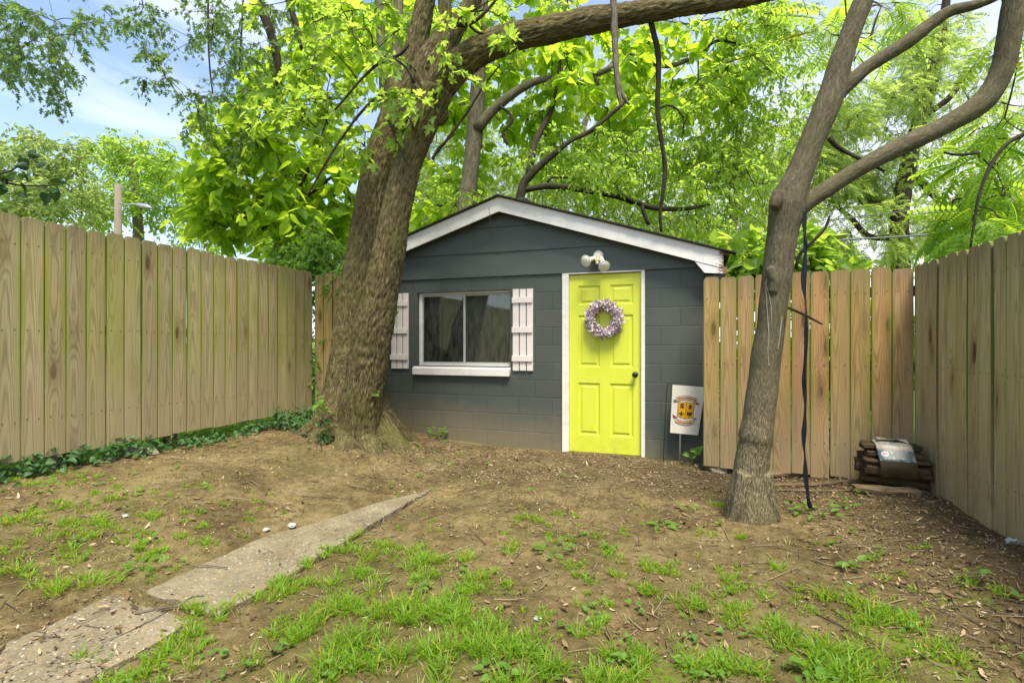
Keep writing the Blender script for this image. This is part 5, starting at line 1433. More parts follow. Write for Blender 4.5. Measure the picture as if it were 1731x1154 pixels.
# ------------------------------------------------------------------ garden flag
def garden_flag():
    D = 5.36
    TL, TR, BR, BL = [(1137, 650), (1192.5, 654), (1180, 735.5), (1132.7, 731)]
    def pt(s, t, off=0.0):
        x = (TL[0] * (1 - s) + TR[0] * s) * (1 - t) + (BL[0] * (1 - s) + BR[0] * s) * t
        y = (TL[1] * (1 - s) + TR[1] * s) * (1 - t) + (BL[1] * (1 - s) + BR[1] * s) * t
        wv = .010 * math.sin(s * 5 + t * 2.5) * t + .008 * math.sin(s * 9 + 1) * t
        return P(x, y, D + wv - off)
    base = np.array(P(1149, 786, 5.40)); base[2] = float(ground(base[0], base[1]))
    root = thing('garden_flag', 'cream garden flag with a golden crest on a thin metal stake beside the door', 'garden flag', base)
    # galvanised stake, black wire hanger
    m = MB(); top = P(1150.5, 733, 5.40); m.tube([base - np.array([0, 0, .1]), P(1150.5, 690, 5.40)], .0105, 10); m.build('stake', M['galv'], root)
    w = MB()
    gb = np.array(P(1121, 778, 5.38)); gb[2] = float(ground(gb[0], gb[1])) - .05
    w.tube([gb, P(1124, 712, 5.38), P(1127.5, 654, 5.38), P(1129, 649, 5.37), P(1133, 648.5, 5.365), P(1160, 650.5, 5.365), P(1190, 652.5, 5.365), P(1195, 652, 5.36), P(1196, 654.5, 5.355), P(1194, 657, 5.35)], .0034, 7)
    w.build('wire_hanger', M['black'], root)
    N, K = 20, 26
    vs, fs = [], []
    for side in (0, 1):
        for k in range(K + 1):
            for i in range(N + 1):
                vs.append(pt(i / N, k / K, 0 if side == 0 else -.003))
    o1 = (N + 1) * (K + 1)
    for k in range(K):
        for i in range(N):
            a = k * (N + 1) + i
            fs.append((a, a + N + 1, a + N + 2, a + 1)); fs.append((o1 + a, o1 + a + 1, o1 + a + N + 2, o1 + a + N + 1))
    for i in range(N):
        fs.append((i, i + 1, o1 + i + 1, o1 + i)); b = K * (N + 1) + i; fs.append((b + 1, b, o1 + b, o1 + b + 1))
    for k in range(K):
        a = k * (N + 1); fs.append((a + N + 1, a, o1 + a, o1 + a + N + 1)); b = a + N; fs.append((b, b + N + 1, o1 + b + N + 1, o1 + b))
    c = MB(); c.add(vs, fs, smooth=False); cloth = c.build('cloth', M['cloth'], root)
    hm = MB(); hm.add([pt(0, .085, .0012), pt(1, .085, .0012), pt(1, .092, .0012), pt(0, .092, .0012)], [(3, 2, 1, 0)])
    # printed crest, thin ink layers on the cloth
    mb = MB()
    def poly(pts, mi, off):
        mb.add([pt(s, t, off) for s, t in pts], [tuple(range(len(pts)))[::-1]], mi)
    def grid(fn, nu, nv, mi, off):
        vs = [pt(*fn(i / nu, j / nv), off) for j in range(nv + 1) for i in range(nu + 1)]
        mb.add(vs, [(j * (nu + 1) + i, (j + 1) * (nu + 1) + i, (j + 1) * (nu + 1) + i + 1, j * (nu + 1) + i + 1) for j in range(nv) for i in range(nu)], mi)
    def shield(u, v, k=0):
        s0, s1 = .215 - k, .735 + k
        s = s0 + (s1 - s0) * u
        tt = .325 - k * .6 + .018 * abs(math.sin(u * PI * 2)) + (.012 if abs(u - .5) < .5 else 0)
        tb = .640 + k * .6 + .045 * (1 - abs(2 * u - 1)) ** .7
        return s, tt + (tb - tt) * v
    grid(lambda u, v: shield(u, v, .012), 16, 8, 2, .0016)
    grid(lambda u, v: shield(u, v), 16, 8, 0, .0024)
    poly([(.470, .345), (.482, .345), (.482, .675), (.470, .675)], 2, .0032)
    poly([(.218, .488), (.733, .488), (.733, .497), (.218, .497)], 2, .0034)
    def arch(t0, bow, s0, s1, h):
        return lambda u, v: (s0 + (s1 - s0) * u, t0 + bow * (2 * u - 1) ** 2 + h * v)
    for mi, off, k in ((2, .0036, .008), (1, .0044, 0)):
        grid(arch(.215 - k, .045, .15 - k, .80 + k, .075 + 2 * k), 16, 3, mi, off)
        grid(arch(.735 - k, -.055, .15 - k, .80 + k, .080 + 2 * k), 16, 3, mi, off)
    for (pp) in ([(.03, .325), (.10, .300), (.20, .305), (.20, .345), (.06, .365), (.08, .345)], [(.77, .315), (.90, .345), (.86, .360), (.91, .385), (.76, .365)],
                 [(.03, .615), (.10, .625), (.22, .665), (.22, .700), (.10, .690), (.05, .660), (.07, .640)], [(.74, .660), (.86, .640), (.84, .655), (.88, .670), (.76, .700)]):
        poly(pp, 3, .0040)
    # fleur-de-lis, eagle, barred mark
    cx, cy = .335, .585
    poly([(cx, cy - .062), (cx + .030, cy - .02), (cx + .014, cy + .03), (cx + .02, cy + .055), (cx - .02, cy + .055), (cx - .014, cy + .03), (cx - .030, cy - .02)], 2, .0032)
    for s in (-1, 1):
        poly([(cx + s * .02, cy + .025), (cx + s * .045, cy - .015), (cx + s * .085, cy - .015), (cx + s * .095, cy + .015), (cx + s * .075, cy + .030), (cx + s * .068, cy + .008), (cx + s * .05, cy + .01), (cx + s * .03, cy + .04)][::-1 if s < 0 else 1], 2, .0033)
    ex, ey = .605, .585
    poly([(ex, ey - .06), (ex + .02, ey - .03), (ex + .018, ey + .03), (ex + .03, ey + .055), (ex - .03, ey + .055), (ex - .018, ey + .03), (ex - .02, ey - .03)], 2, .0032)
    for s in (-1, 1):
        poly([(ex + s * .015, ey - .02), (ex + s * .05, ey - .05), (ex + s * .085, ey - .045), (ex + s * .080, ey + .02), (ex + s * .055, ey + .035), (ex + s * .03, ey + .02)][::-1 if s < 0 else 1], 2, .0033)
    for k in range(3): poly([(.555, .400 + k * .024), (.665, .400 + k * .024), (.655, .416 + k * .024), (.565, .416 + k * .024)], 2, .0032)
    poly([(.59, .385), (.63, .385), (.635, .475), (.585, .475)], 2, .0034)
    pr = mb.build('printed_crest', [M['gold'], M['ribbon'], M['ink'], M['ribbon2']], None)
    pr.data.transform(Matrix.Translation(-Vector(base))); pr.parent = cloth
    # lettering bent along the ribbons and the S of the shield
    def text(word, s0, s1, tf, h, off, flip=1.0, bold=.02):
        cu = bpy.data.curves.new('txt', 'FONT'); cu.body = word; cu.offset = bold
        ob = bpy.data.objects.new('txt', cu); COL.objects.link(ob)
        dg = bpy.context.evaluated_depsgraph_get(); dg.update()
        me = bpy.data.meshes.new_from_object(ob.evaluated_get(dg))
        bpy.data.objects.remove(ob)
        xs = [v.co.x for v in me.vertices]; ys = [v.co.y for v in me.vertices]
        x0, x1, y0, y1 = min(xs), max(xs), min(ys), max(ys)
        for v in me.vertices:
            u = (v.co.x - x0) / (x1 - x0); s = s0 + (s1 - s0) * u
            tt = tf(u) + h * (1 - (v.co.y - y0) / (y1 - y0))
            v.co = Vector(pt(s, tt, off))
        me.name = 'lettering'
        o = link('lettering', me, M['ink']); o.data.transform(Matrix.Translation(-Vector(base))); o.parent = cloth
    text('Schnitzelburg', .19, .76, lambda u: .226 + .045 * (2 * u - 1) ** 2 * .8, .055, .0052)
    text('Community', .22, .73, lambda u: .748 - .055 * (2 * u - 1) ** 2 * .62, .058, .0052)
    text('S', .285, .405, lambda u: .375, .10, .0034, bold=.05)
garden_flag()

# ------------------------------------------------------------------ hanging strap
def strap():
    pl = [(1359, 352, 5, .2), (1358, 375, 5.5, .3), (1361, 400, 3, .9), (1362, 412, 2.2, 1.2), (1361, 430, 3.5, .4), (1360, 450, 5.5, .2), (1357, 480, 7, .2), (1361, 505, 3.2, .8), (1363, 530, 3, 1.0), (1363, 560, 2.2, 1.4), (1362, 590, 4, .7), (1360, 625, 4.4, .4), (1359, 648, 2.4, 1.2), (1361, 672, 4.2, .5), (1361, 700, 3.0, 1.1), (1359, 728, 4.2, .4), (1358, 752, 4.0, .5), (1361, 772, 2.4, 1.3), (1361, 800, 4.4, .5), (1364, 825, 4, .4), (1366, 845, 4, .5), (1370, 858, 4, .4), (1373, 863, 3, .4)]
    top = P(1359, 352, 3.5)
    vs = []
    for i, (x, y, h, tw) in enumerate(pl):
        d = 3.50 + .25 * i / (len(pl) - 1)
        c = P(x, y, d); W = .021
        ax = RGT * math.cos(math.acos(min(1, h * d / F / W))) if False else RGT
        k = min(1.0, h * d / F / W); ax = RGT * k + FWD * math.sqrt(max(0, 1 - k * k)) * (1 if i % 3 else -1)
        vs.append((c - ax * W, c + ax * W))
    m = MB(); n = len(vs)
    V = [p for a, b in vs for p in (a, b)]
    m.add(V, [(2 * i, 2 * i + 1, 2 * i + 3, 2 * i + 2) for i in range(n - 1)], smooth=True)
    o = m.build('strap', M['strap'], None, origin=tuple(top)); tag(o, 'navy blue twisted webbing strap hanging from the fork of the right tree to the ground', 'strap')
    md = o.modifiers.new('sub', 'SUBSURF'); md.levels = 2; md.render_levels = 2; md.subdivision_type = 'CATMULL_CLARK'
    md = o.modifiers.new('thick', 'SOLIDIFY'); md.thickness = .0022
strap()

# ------------------------------------------------------------------ stack of split logs with a bag over it, logs and sticks by the fence
def split_log(label, c, L, w, h, rz, ry=0.0, round_=.5, group=None, name='split_log', cat='log', mat='rotwood', seed=0, seg=14):
    """a split piece of wood: wedge/half-round section with rough faces, origin at its middle"""
    r = random.Random(seed); n = 16
    prof = []
    for k in range(seg):
        a = 2 * PI * k / seg
        x, z = math.cos(a), math.sin(a)
        sq = 1 / max(abs(x), abs(z)); rr = (1 - round_) * sq + round_
        prof.append((x * rr * w / 2, z * rr * h / 2))
    V, B = [], []
    for i in range(n + 1):
        t = i / n - .5
        s = 1 - .06 * abs(2 * t) ** 6
        for k, (y, z) in enumerate(prof):
            nn = perlin(np.array([[t * L * 9 + seed, y * 22, z * 22]]))[0] * .013
            f = 1 + nn / (math.hypot(y, z) + 1e-6)
            V.append((t * L + (r.uniform(-.012, .012) if i in (0, n) else 0), y * s * f + .006 * math.sin(t * 5 + seed), z * s * f + .007 * math.sin(t * 4 + seed * 2)))
            B.append((y, z, t * L + seed * 3.1))
    F_ = [(i * seg + k, i * seg + (k + 1) % seg, (i + 1) * seg + (k + 1) % seg, (i + 1) * seg + k) for i in range(n) for k in range(seg)]
    F_ += [tuple(range(seg - 1, -1, -1)), tuple(n * seg + k for k in range(seg))]
    m = MB(); m.add(V, F_)
    me = m.mesh(name)
    at = me.attributes.new('bark', 'FLOAT_VECTOR', 'POINT'); at.data.foreach_set('vector', np.array(B, np.float32).ravel())
    o = link(name, me, M[mat]); o.location = c; o.rotation_euler = (0, ry, rz)
    return tag(o, label, cat, group)

g0 = float(ground(1.55, 4.85)) + .055
SR = R(-7); KS = .88
def stackpos(dx, dy, dz):
    dx, dy, dz = dx * KS, dy * KS, dz * KS
    return (1.570 + dx * math.cos(SR) - dy * math.sin(SR), 4.90 + dx * math.sin(SR) + dy * math.cos(SR), g0 + dz)
GRP = 'mossy split logs stacked in the back right corner'
def slog(lab, p, L, w, h, *a, **k): split_log(lab, stackpos(*p), L * KS, w * KS, h * KS, *a, group=GRP, **k)
slog('large half-round rotten log at the front bottom of the corner stack', (.03, -.03, .125), .47, .15, .135, SR, round_=.75, seed=1)
slog('log at the back bottom of the corner stack against the fence', (-.03, .135, .12), .46, .14, .13, SR, round_=.5, seed=2)
slog('thin split plank lying across the middle of the corner stack', (.03, -.02, .213), .49, .17, .034, SR + .05, .01, .2, seed=3)
slog('split log in the middle of the corner stack below the top one', (.02, .02, .262), .42, .15, .058, SR - .04, 0, .3, seed=4)
slog('topmost mossy split log of the corner stack half under the bag', (.0, .08, .325), .45, .17, .062, SR + .07, -.02, .3, seed=5)
slog('back log of the corner stack leaning on the tan pickets', (-.02, .15, .225), .44, .10, .06, SR - .02, .0, .4, seed=6)
slog('dark rotten log on the soil carrying the whole corner stack', (.02, .05, .02), .50, .17, .10, SR - .03, .0, .6, seed=11)

def log_bag():
    g = G('printed_bag_film'); uv = g.n('UVMap').outputs[0]; s = g.sep(uv); u, v = s[0], s[1]
    n = g.noise(uv, 9, 5, .65)
    rows = g.math('GREATER_THAN', g.math('FRACT', g.math('MULTIPLY', u, 26)), .55)
    words = g.math('GREATER_THAN', g.noise(g.mapv(uv, (26, 34, 1)), 1, 2), .48)
    col = g.mix(g.math('MULTIPLY', g.math('MULTIPLY', rows, words), .55), (.44, .42, .34), (.13, .13, .12))
    band = g.math('MULTIPLY', g.math('LESS_THAN', v, .50), g.math('GREATER_THAN', v, .31))
    blue = g.mix(n, (.018, .045, .058), (.09, .15, .165))
    blue = g.mix(g.math('MULTIPLY', g.rng(n, .55, .6), .7), blue, (.45, .48, .42))
    col = g.mix(band, col, blue)
    line = g.math('MULTIPLY', g.math('LESS_THAN', v, .53), g.math('GREATER_THAN', v, .50)); col = g.mix(g.math('MULTIPLY', line, .6), col, (.35, .14, .08))
    ex = g.math('DIVIDE', g.math('SUBTRACT', u, .19), .105); ey = g.math('DIVIDE', g.math('SUBTRACT', v, .425), .045)
    rr = g.math('ADD', g.math('MULTIPLY', ex, ex), g.math('MULTIPLY', ey, ey))
    ov = g.math('LESS_THAN', rr, 1.0); ovi = g.math('LESS_THAN', rr, .55)
    col = g.mix(ov, col, (.62, .60, .55)); 
    bar = g.math('MULTIPLY', ovi, g.math('LESS_THAN', g.math('ABSOLUTE', ey), .22)); col = g.mix(bar, col, (.40, .06, .04))
    col = g.mix(g.math('MULTIPLY', g.rng(n, .42, .72), .65), col, (.14, .115, .07))
    p = g.n('BsdfPrincipled', {'Base Color': col, 'Roughness': .35, 'Specular IOR Level': .4})
    film = g.n('BsdfPrincipled', {'Base Color': (.10, .08, .042), 'Roughness': .45, 'Specular IOR Level': .3})
    tr = g.n('BsdfTransparent', {'Color': (.75, .68, .50)})
    clear = g.n('MixShader', {0: g.math('ADD', .30, g.math('MULTIPLY', n, .5))})
    g.t.links.new(film.outputs[0], clear.inputs[1]); g.t.links.new(tr.outputs[0], clear.inputs[2])
    mx = g.n('MixShader', {0: g.math('LESS_THAN', v, .31)})
    g.t.links.new(p.outputs[0], mx.inputs[1]); g.t.links.new(clear.outputs[0], mx.inputs[2]); g.t.links.new(mx.outputs[0], g.out.inputs[0])
    prof = [(.20, .352), (.15, .366), (.10, .376), (.04, .374), (-.02, .360), (-.055, .322), (-.075, .296), (-.105, .262), (-.125, .238), (-.138, .20), (-.142, .16), (-.136, .12), (-.122, .085), (-.10, .062)]
    pth, _ = catmull([np.array([0, y, z]) for y, z in prof], [1] * len(prof), .012)
    sl = np.concatenate([[0], np.cumsum(np.linalg.norm(np.diff(pth, axis=0), axis=1))]); sl /= sl[-1]
    N = 30; V, UVs = [], []
    for j, (p, q) in enumerate(zip(pth, sl)):
        for i in range(N + 1):
            u = i / N; x = (u - .5) * .275 + .01 + .05 * (q - .4)
            wr = .006 * perlin(np.array([[x * 16, q * 7, 1.3]]))[0] + .003 * perlin(np.array([[x * 45, q * 16, 4.3]]))[0]
            edge = .018 * (abs(u - .5) * 2) ** 4
            V.append(stackpos(x, p[1] - .012 + wr + edge * .3, p[2] + .004 + wr - edge * .6)); UVs.append((u, 1 - q))
    nv = len(pth)
    m = MB(); m.add(V, [(j * (N + 1) + i, (j + 1) * (N + 1) + i, (j + 1) * (N + 1) + i + 1, j * (N + 1) + i + 1) for j in range(nv - 1) for i in range(N)], uvs=UVs, smooth=True)
    # crumpled lip of the bag on the top
    lip = []
    for j in range(5):
        for i in range(N + 1):
            u = i / N; x = (u - .5) * .24 + .01
            lip.append(stackpos(x, .085 - .022 * j + .012 * math.sin(u * 9), .388 + .012 * math.sin(u * 7 + j) + .006 * j * (1 - u)))
    m.add(lip, [(j * (N + 1) + i, (j + 1) * (N + 1) + i, (j + 1) * (N + 1) + i + 1, j * (N + 1) + i + 1) for j in range(4) for i in range(N)], uvs=[(i / N, .97) for j in range(5) for i in range(N + 1)], smooth=True)
    o = m.build('plastic_bag', g.m, None, origin=stackpos(0, 0, .2)); tag(o, 'weathered printed plastic bag with a blue band draped over the stacked logs', 'bag')
    md = o.modifiers.new('thick', 'SOLIDIFY'); md.thickness = .0015
log_bag()

def fallen(name, label, cat, px, r, lift=.0, mat='deadwood', lump=.18, branches=()):
    st = []
    for pl, rr in [(px, r)] + list(branches):
        pts = []
        for k, q in enumerate(pl):
            p = PG(q[0], q[1]); p[2] += (q[2] if len(q) > 2 else lift); pts.append(p)
        n = len(pts); st.append((pts, [rr * (1 - .45 * i / max(1, n - 1)) for i in range(n)]))
    me = limb_mesh(name, st, 10, .03, lump, 20)
    o = link(name, me, M[mat], None, origin=tuple(st[0][0][0])); tag(o, label, cat)
    return o
fallen('log', 'round fallen log lying along the foot of the brown back fence', 'log', [(1285, 808), (1340, 806), (1400, 805), (1440, 805), (1480, 808)], .036, .03)
fallen('branch', 'long crooked fallen branch in front of the log at the back fence', 'branch', [(1300, 822), (1370, 822), (1430, 817), (1470, 819), (1530, 822), (1560, 816)], .018, .014, branches=[([(1422, 818, .02), (1418, 806, .03), (1424, 800, .03)], .010)])
fallen('branch', 'thin pale fallen branch between the long crooked one and the rotten plank', 'branch', [(1310, 830), (1390, 832), (1460, 830), (1540, 833)], .010, .012)
fallen('stick', 'thin stick propped slantwise against the tan right fence beside the stack', 'stick', [(1552, 836, .02), (1575, 822, .03), (1600, 815, .10), (1612, 812, .16)], .006, .0)
fallen('stick', 'long thin stick trailing along the foot of the tan right fence', 'stick', [(1553, 832), (1585, 842), (1620, 856), (1655, 868)], .008, .012)
split_log('flat rotten plank on the soil in front of the corner stack', tuple(PG(1497, 836) + np.array([0, 0, .030])), .42, .09, .065, R(-6), 0, .15, name='plank', cat='plank', mat='deadwood', seed=9)
fallen('stick', 'thin dark stick lying across the right edge of the near path slab', 'stick', [(172, 1090), (215, 1072), (262, 1048), (280, 1036)], .006, .008, 'deadvine')
fallen('stick', 'forked stick lying on the joint between the two path slabs', 'stick', [(228, 1040), (280, 1030), (320, 1025), (345, 1022)], .006, .010, 'deadvine', branches=[([(300, 1028, .012), (325, 1012, .012), (345, 1010, .01)], .004)])
fallen('stick', 'thin twig lying on the far path slab beside its left grassy edge', 'stick', [(325, 958), (350, 958), (385, 962)], .0045, .010, 'deadvine')
fallen('stick', 'straight bare stick in the grass near the bottom right of centre', 'stick', [(1022, 1070), (1040, 1100), (1060, 1145)], .0045, .012, 'deadwood')
fallen('stick', 'bent stick standing out of the clover in the lower middle', 'stick', [(824, 1060), (826, 1090), (827, 1115)], .004, .02, 'deadvine')
fallen('stick', 'long stick lying level in the lower middle grass', 'stick', [(800, 1143), (840, 1133), (885, 1118)], .006, .012, 'deadwood')
fallen('stick', 'curved stick lying on the bare soil right of the middle turf', 'stick', [(745, 975), (752, 1000), (775, 1022)], .0045, .010, 'deadvine')
fallen('stick', 'slender stick crossing the soil before the mossy lower right corner', 'stick', [(1305, 1078), (1340, 1098), (1370, 1112)], .0055, .010, 'deadwood')

def stone(label, px, py, w, d, h, seed):
    c = PG(px, py); N, Mm = 14, 9; V = []
    for j in range(Mm + 1):
        ph = PI * j / Mm
        for i in range(N):
            a = 2 * PI * i / N
            q = np.array([math.sin(ph) * math.cos(a), math.sin(ph) * math.sin(a), math.cos(ph)])
            q = np.sign(q) * np.abs(q) ** .8
            k = 1 + .28 * perlin((q * 1.3 + seed)[None])[0]
            V.append(c + np.array([q[0] * w * k, q[1] * d * k, q[2] * h * k + h * .3]))
    m = MB(); m.add(V, [(j * N + i, (j + 1) * N + i, (j + 1) * N + (i + 1) % N, j * N + (i + 1) % N) for j in range(Mm) for i in range(N)])
    tag(m.build('stone', M['stone'], None, origin=tuple(c)), label, 'stone')
stone('grey stone at the shed corner between the flag and the forked tree', 1213, 797, .085, .07, .055, 3.1)
stone('flat pale stone among the ivy under the left fence', 237, 766, .17, .09, .045, 8.4)

def paper(label, px, py, r, seed):
    c = PG(px, py); N, Mm = 16, 10; V = []
    for j in range(Mm + 1):
        ph = PI * j / Mm
        for i in range(N):
            a = 2 * PI * i / N
            q = np.array([math.sin(ph) * math.cos(a), math.sin(ph) * math.sin(a) * .8, math.cos(ph) * .45])
            k = 1 + .55 * perlin((q * 2.4 + seed)[None])[0] + .3 * perlin((q * 6 + seed)[None])[0]
            V.append(c + q * r * k + np.array([0, 0, r * .3]))
    m = MB(); m.add(V, [(j * N + i, (j + 1) * N + i, (j + 1) * N + (i + 1) % N, j * N + (i + 1) % N) for j in range(Mm) for i in range(N)])
    tag(m.build('paper_scrap', M['paper'], None, origin=tuple(c)), label, 'paper scrap')
paper('small crumpled pale scrap at the left edge of the path', 450, 896, .021, 2.2)
paper('larger crumpled pale scrap on the path beside the small one', 494, 889, .026, 6.4)
paper('crumpled white scrap at the foot of the tan fence on the far right', 1712, 918, .035, 9.1)
paper('small white scrap in the grass below the middle', 909, 1047, .018, 4.7)
paper('pale scrap on the bare soil at the left between grass tufts', 212, 873, .020, 5.5)

# ------------------------------------------------------------------ grass, weeds, ivy, litter
def grass_tufts(name, cx, cy, nb, h, spread, wide, mat):
    """cx, cy, h per tuft"""
    n = len(cx)
    a = rng.uniform(0, 2 * PI, (n, nb)); r = np.sqrt(rng.uniform(0, 1, (n, nb))) * np.asarray(spread)[:, None]
    bx = cx[:, None] + r * np.cos(a); by = cy[:, None] + r * np.sin(a); bz = ground(bx, by) - .004
    out = np.stack([np.cos(a), np.sin(a), np.zeros_like(a)], -1) + rng.normal(0, .45, (n, nb, 3)) * np.array([1, 1, 0])
    lean = rng.uniform(.15, .95, (n, nb)) * np.asarray(h)[:, None]
    H = np.asarray(h)[:, None] * rng.uniform(.45, 1.15, (n, nb))
    t = np.array([0, .35, .7, 1.0])
    B = np.stack([bx, by, bz], -1)
    out = unit(out)
    mid = B[:, :, None] + out[:, :, None] * (lean[..., None] * t ** 1.8)[..., None] + np.array([0, 0, 1.0]) * (H[..., None] * (t - .28 * t ** 2.5))[..., None]
    side = unit(np.cross(out, np.array([0, 0, 1.0])) + .5 * rng.normal(size=out.shape))
    w = (wide * rng.uniform(.6, 1.3, (n, nb)))[..., None] * np.array([.8, 1.0, .7])
    Lf = mid[:, :, :3] - side[:, :, None] * w[..., None]; Rt = mid[:, :, :3] + side[:, :, None] * w[..., None]
    V = np.concatenate([np.stack([Lf, Rt], 3).reshape(n * nb, 6, 3), mid[:, :, 3:].reshape(n * nb, 1, 3)], 1)
    k = np.arange(n * nb)[:, None] * 7
    loops = (k + np.array([0, 1, 3, 2, 2, 3, 5, 4, 4, 5, 6])[None]).ravel()
    return mesh_arrays(name, V.reshape(-1, 3), loops, np.tile([4, 4, 3], n * nb), smooth=True)

def on_path(x, y):
    r = np.zeros(np.shape(x), bool)
    for x0, x1, y0, y1 in PATH: r |= (x > x0 - .01) & (x < x1 + .01) & (y > y0) & (y < y1 - .6)
    return r

def build_grass():
    N = 34000
    x = rng.uniform(-5.2, 2.0, N); y = rng.uniform(.9, 4.4, N)
    cov = green_cover(x, y)
    clump = np.clip(noise2(x, y, 6.0, 17) * 3.2 + .30, .03, 1)
    k = (rng.uniform(size=N) < cov * .62 * clump) & ~on_path(x, y) & (x > FENCE_X_L + .1) & (x < FENCE_X_R - .06)
    x, y, cov = x[k], y[k], cov[k]
    ex = [(893, 878, .07), (1310, 960, .07), (1180, 1025, .09), (248, 878, .075), (195, 845, .06), (105, 855, .05), (155, 905, .06), (50, 870, .06), (345, 915, .06), (300, 910, .05), (420, 880, .04), (345, 890, .05), (103, 905, .06), (190, 975, .05), (30, 965, .08), (90, 1000, .09), (120, 990, .08), (150, 985, .07), (255, 940, .06), (270, 935, .06), (135, 945, .05), (1210, 855, .06), (905, 885, .06), (940, 870, .05), (965, 872, .04), (1400, 1012, .10), (1440, 1020, .09), (1480, 1040, .10), (1520, 1050, .09), (1360, 1005, .05), (1250, 1000, .06), (1300, 1010, .05), (1240, 975, .05), (1195, 905, .06), (1260, 912, .05), (1100, 1000, .06), (1480, 945, .04), (1555, 925, .04), (1630, 985, .06), (1700, 1010, .07), (1090, 1005, .05), (810, 820, .02), (1090, 885, .03), (860, 930, .07), (790, 945, .09), (700, 930, .06), (640, 940, .07), (1030, 930, .05), (1010, 905, .04), (1490, 1050, .1), (1550, 1060, .1), (25, 760 + 50, .05), (60, 818, .04), (730, 885, .03), (600, 905, .06), (560, 930, .06), (520, 955, .07), (470, 985, .07), (430, 1010, .07), (380, 1040, .07), (320, 1080, .08), (270, 1120, .08), (240, 1140, .08)]
    E = []
    for (px, py, h) in ex:
        c = PG(px, py)
        for q in range(4): E.append((c[0] + random.gauss(0, .028), c[1] + random.gauss(0, .028), h * random.uniform(.7, 1.1)))
    E = np.array(E)
    X = np.concatenate([x, E[:, 0]]); Y = np.concatenate([y, E[:, 1]])
    H = np.concatenate([(.026 + .050 * cov) * rng.uniform(.45, 1.5, len(x)), E[:, 2]])
    me = grass_tufts('grass', X, Y, 17, H, .008 + .26 * H, .0030, None)
    o = link('grass', me, M['grass']); tag(o, kind='stuff')
    k = rng.uniform(size=34000) < .10
    x3 = rng.uniform(-4.6, 1.78, 34000)[k]; y3 = rng.uniform(.9, 4.6, 34000)[k]; c3 = green_cover(x3, y3)
    q3 = (rng.uniform(size=len(x3)) < .12 + .6 * c3) & ~on_path(x3, y3); x3, y3 = x3[q3], y3[q3]
    g = G('dry_grass'); r = g.island()
    p = g.n('BsdfPrincipled', {'Base Color': g.ramp(r, [(0, (.16, .15, .04)), (.4, (.30, .24, .10)), (.8, (.22, .22, .05)), (1, (.36, .30, .16))]), 'Roughness': .8}); g.t.links.new(p.outputs[0], g.out.inputs[0])
    o = link('dry_grass', grass_tufts('dry_grass', x3, y3, 7, rng.uniform(.02, .045, len(x3)), np.full(len(x3), .035), .0016, None), g.m); tag(o, kind='stuff')
    # turf beyond the fences
    M2 = 2600
    x2 = np.concatenate([rng.uniform(-8.5, FENCE_X_L - .05, M2), rng.uniform(FENCE_X_R + .2, 5, 500)]); y2 = np.concatenate([rng.uniform(2.2, 8.0, M2), rng.uniform(1, 6, 500)])
    me = grass_tufts('far_grass', x2, y2, 12, np.full(len(x2), .10), np.full(len(x2), .06), .004, None)
    o = link('lawn_grass', me, M['grass']); tag(o, kind='stuff')
build_grass()

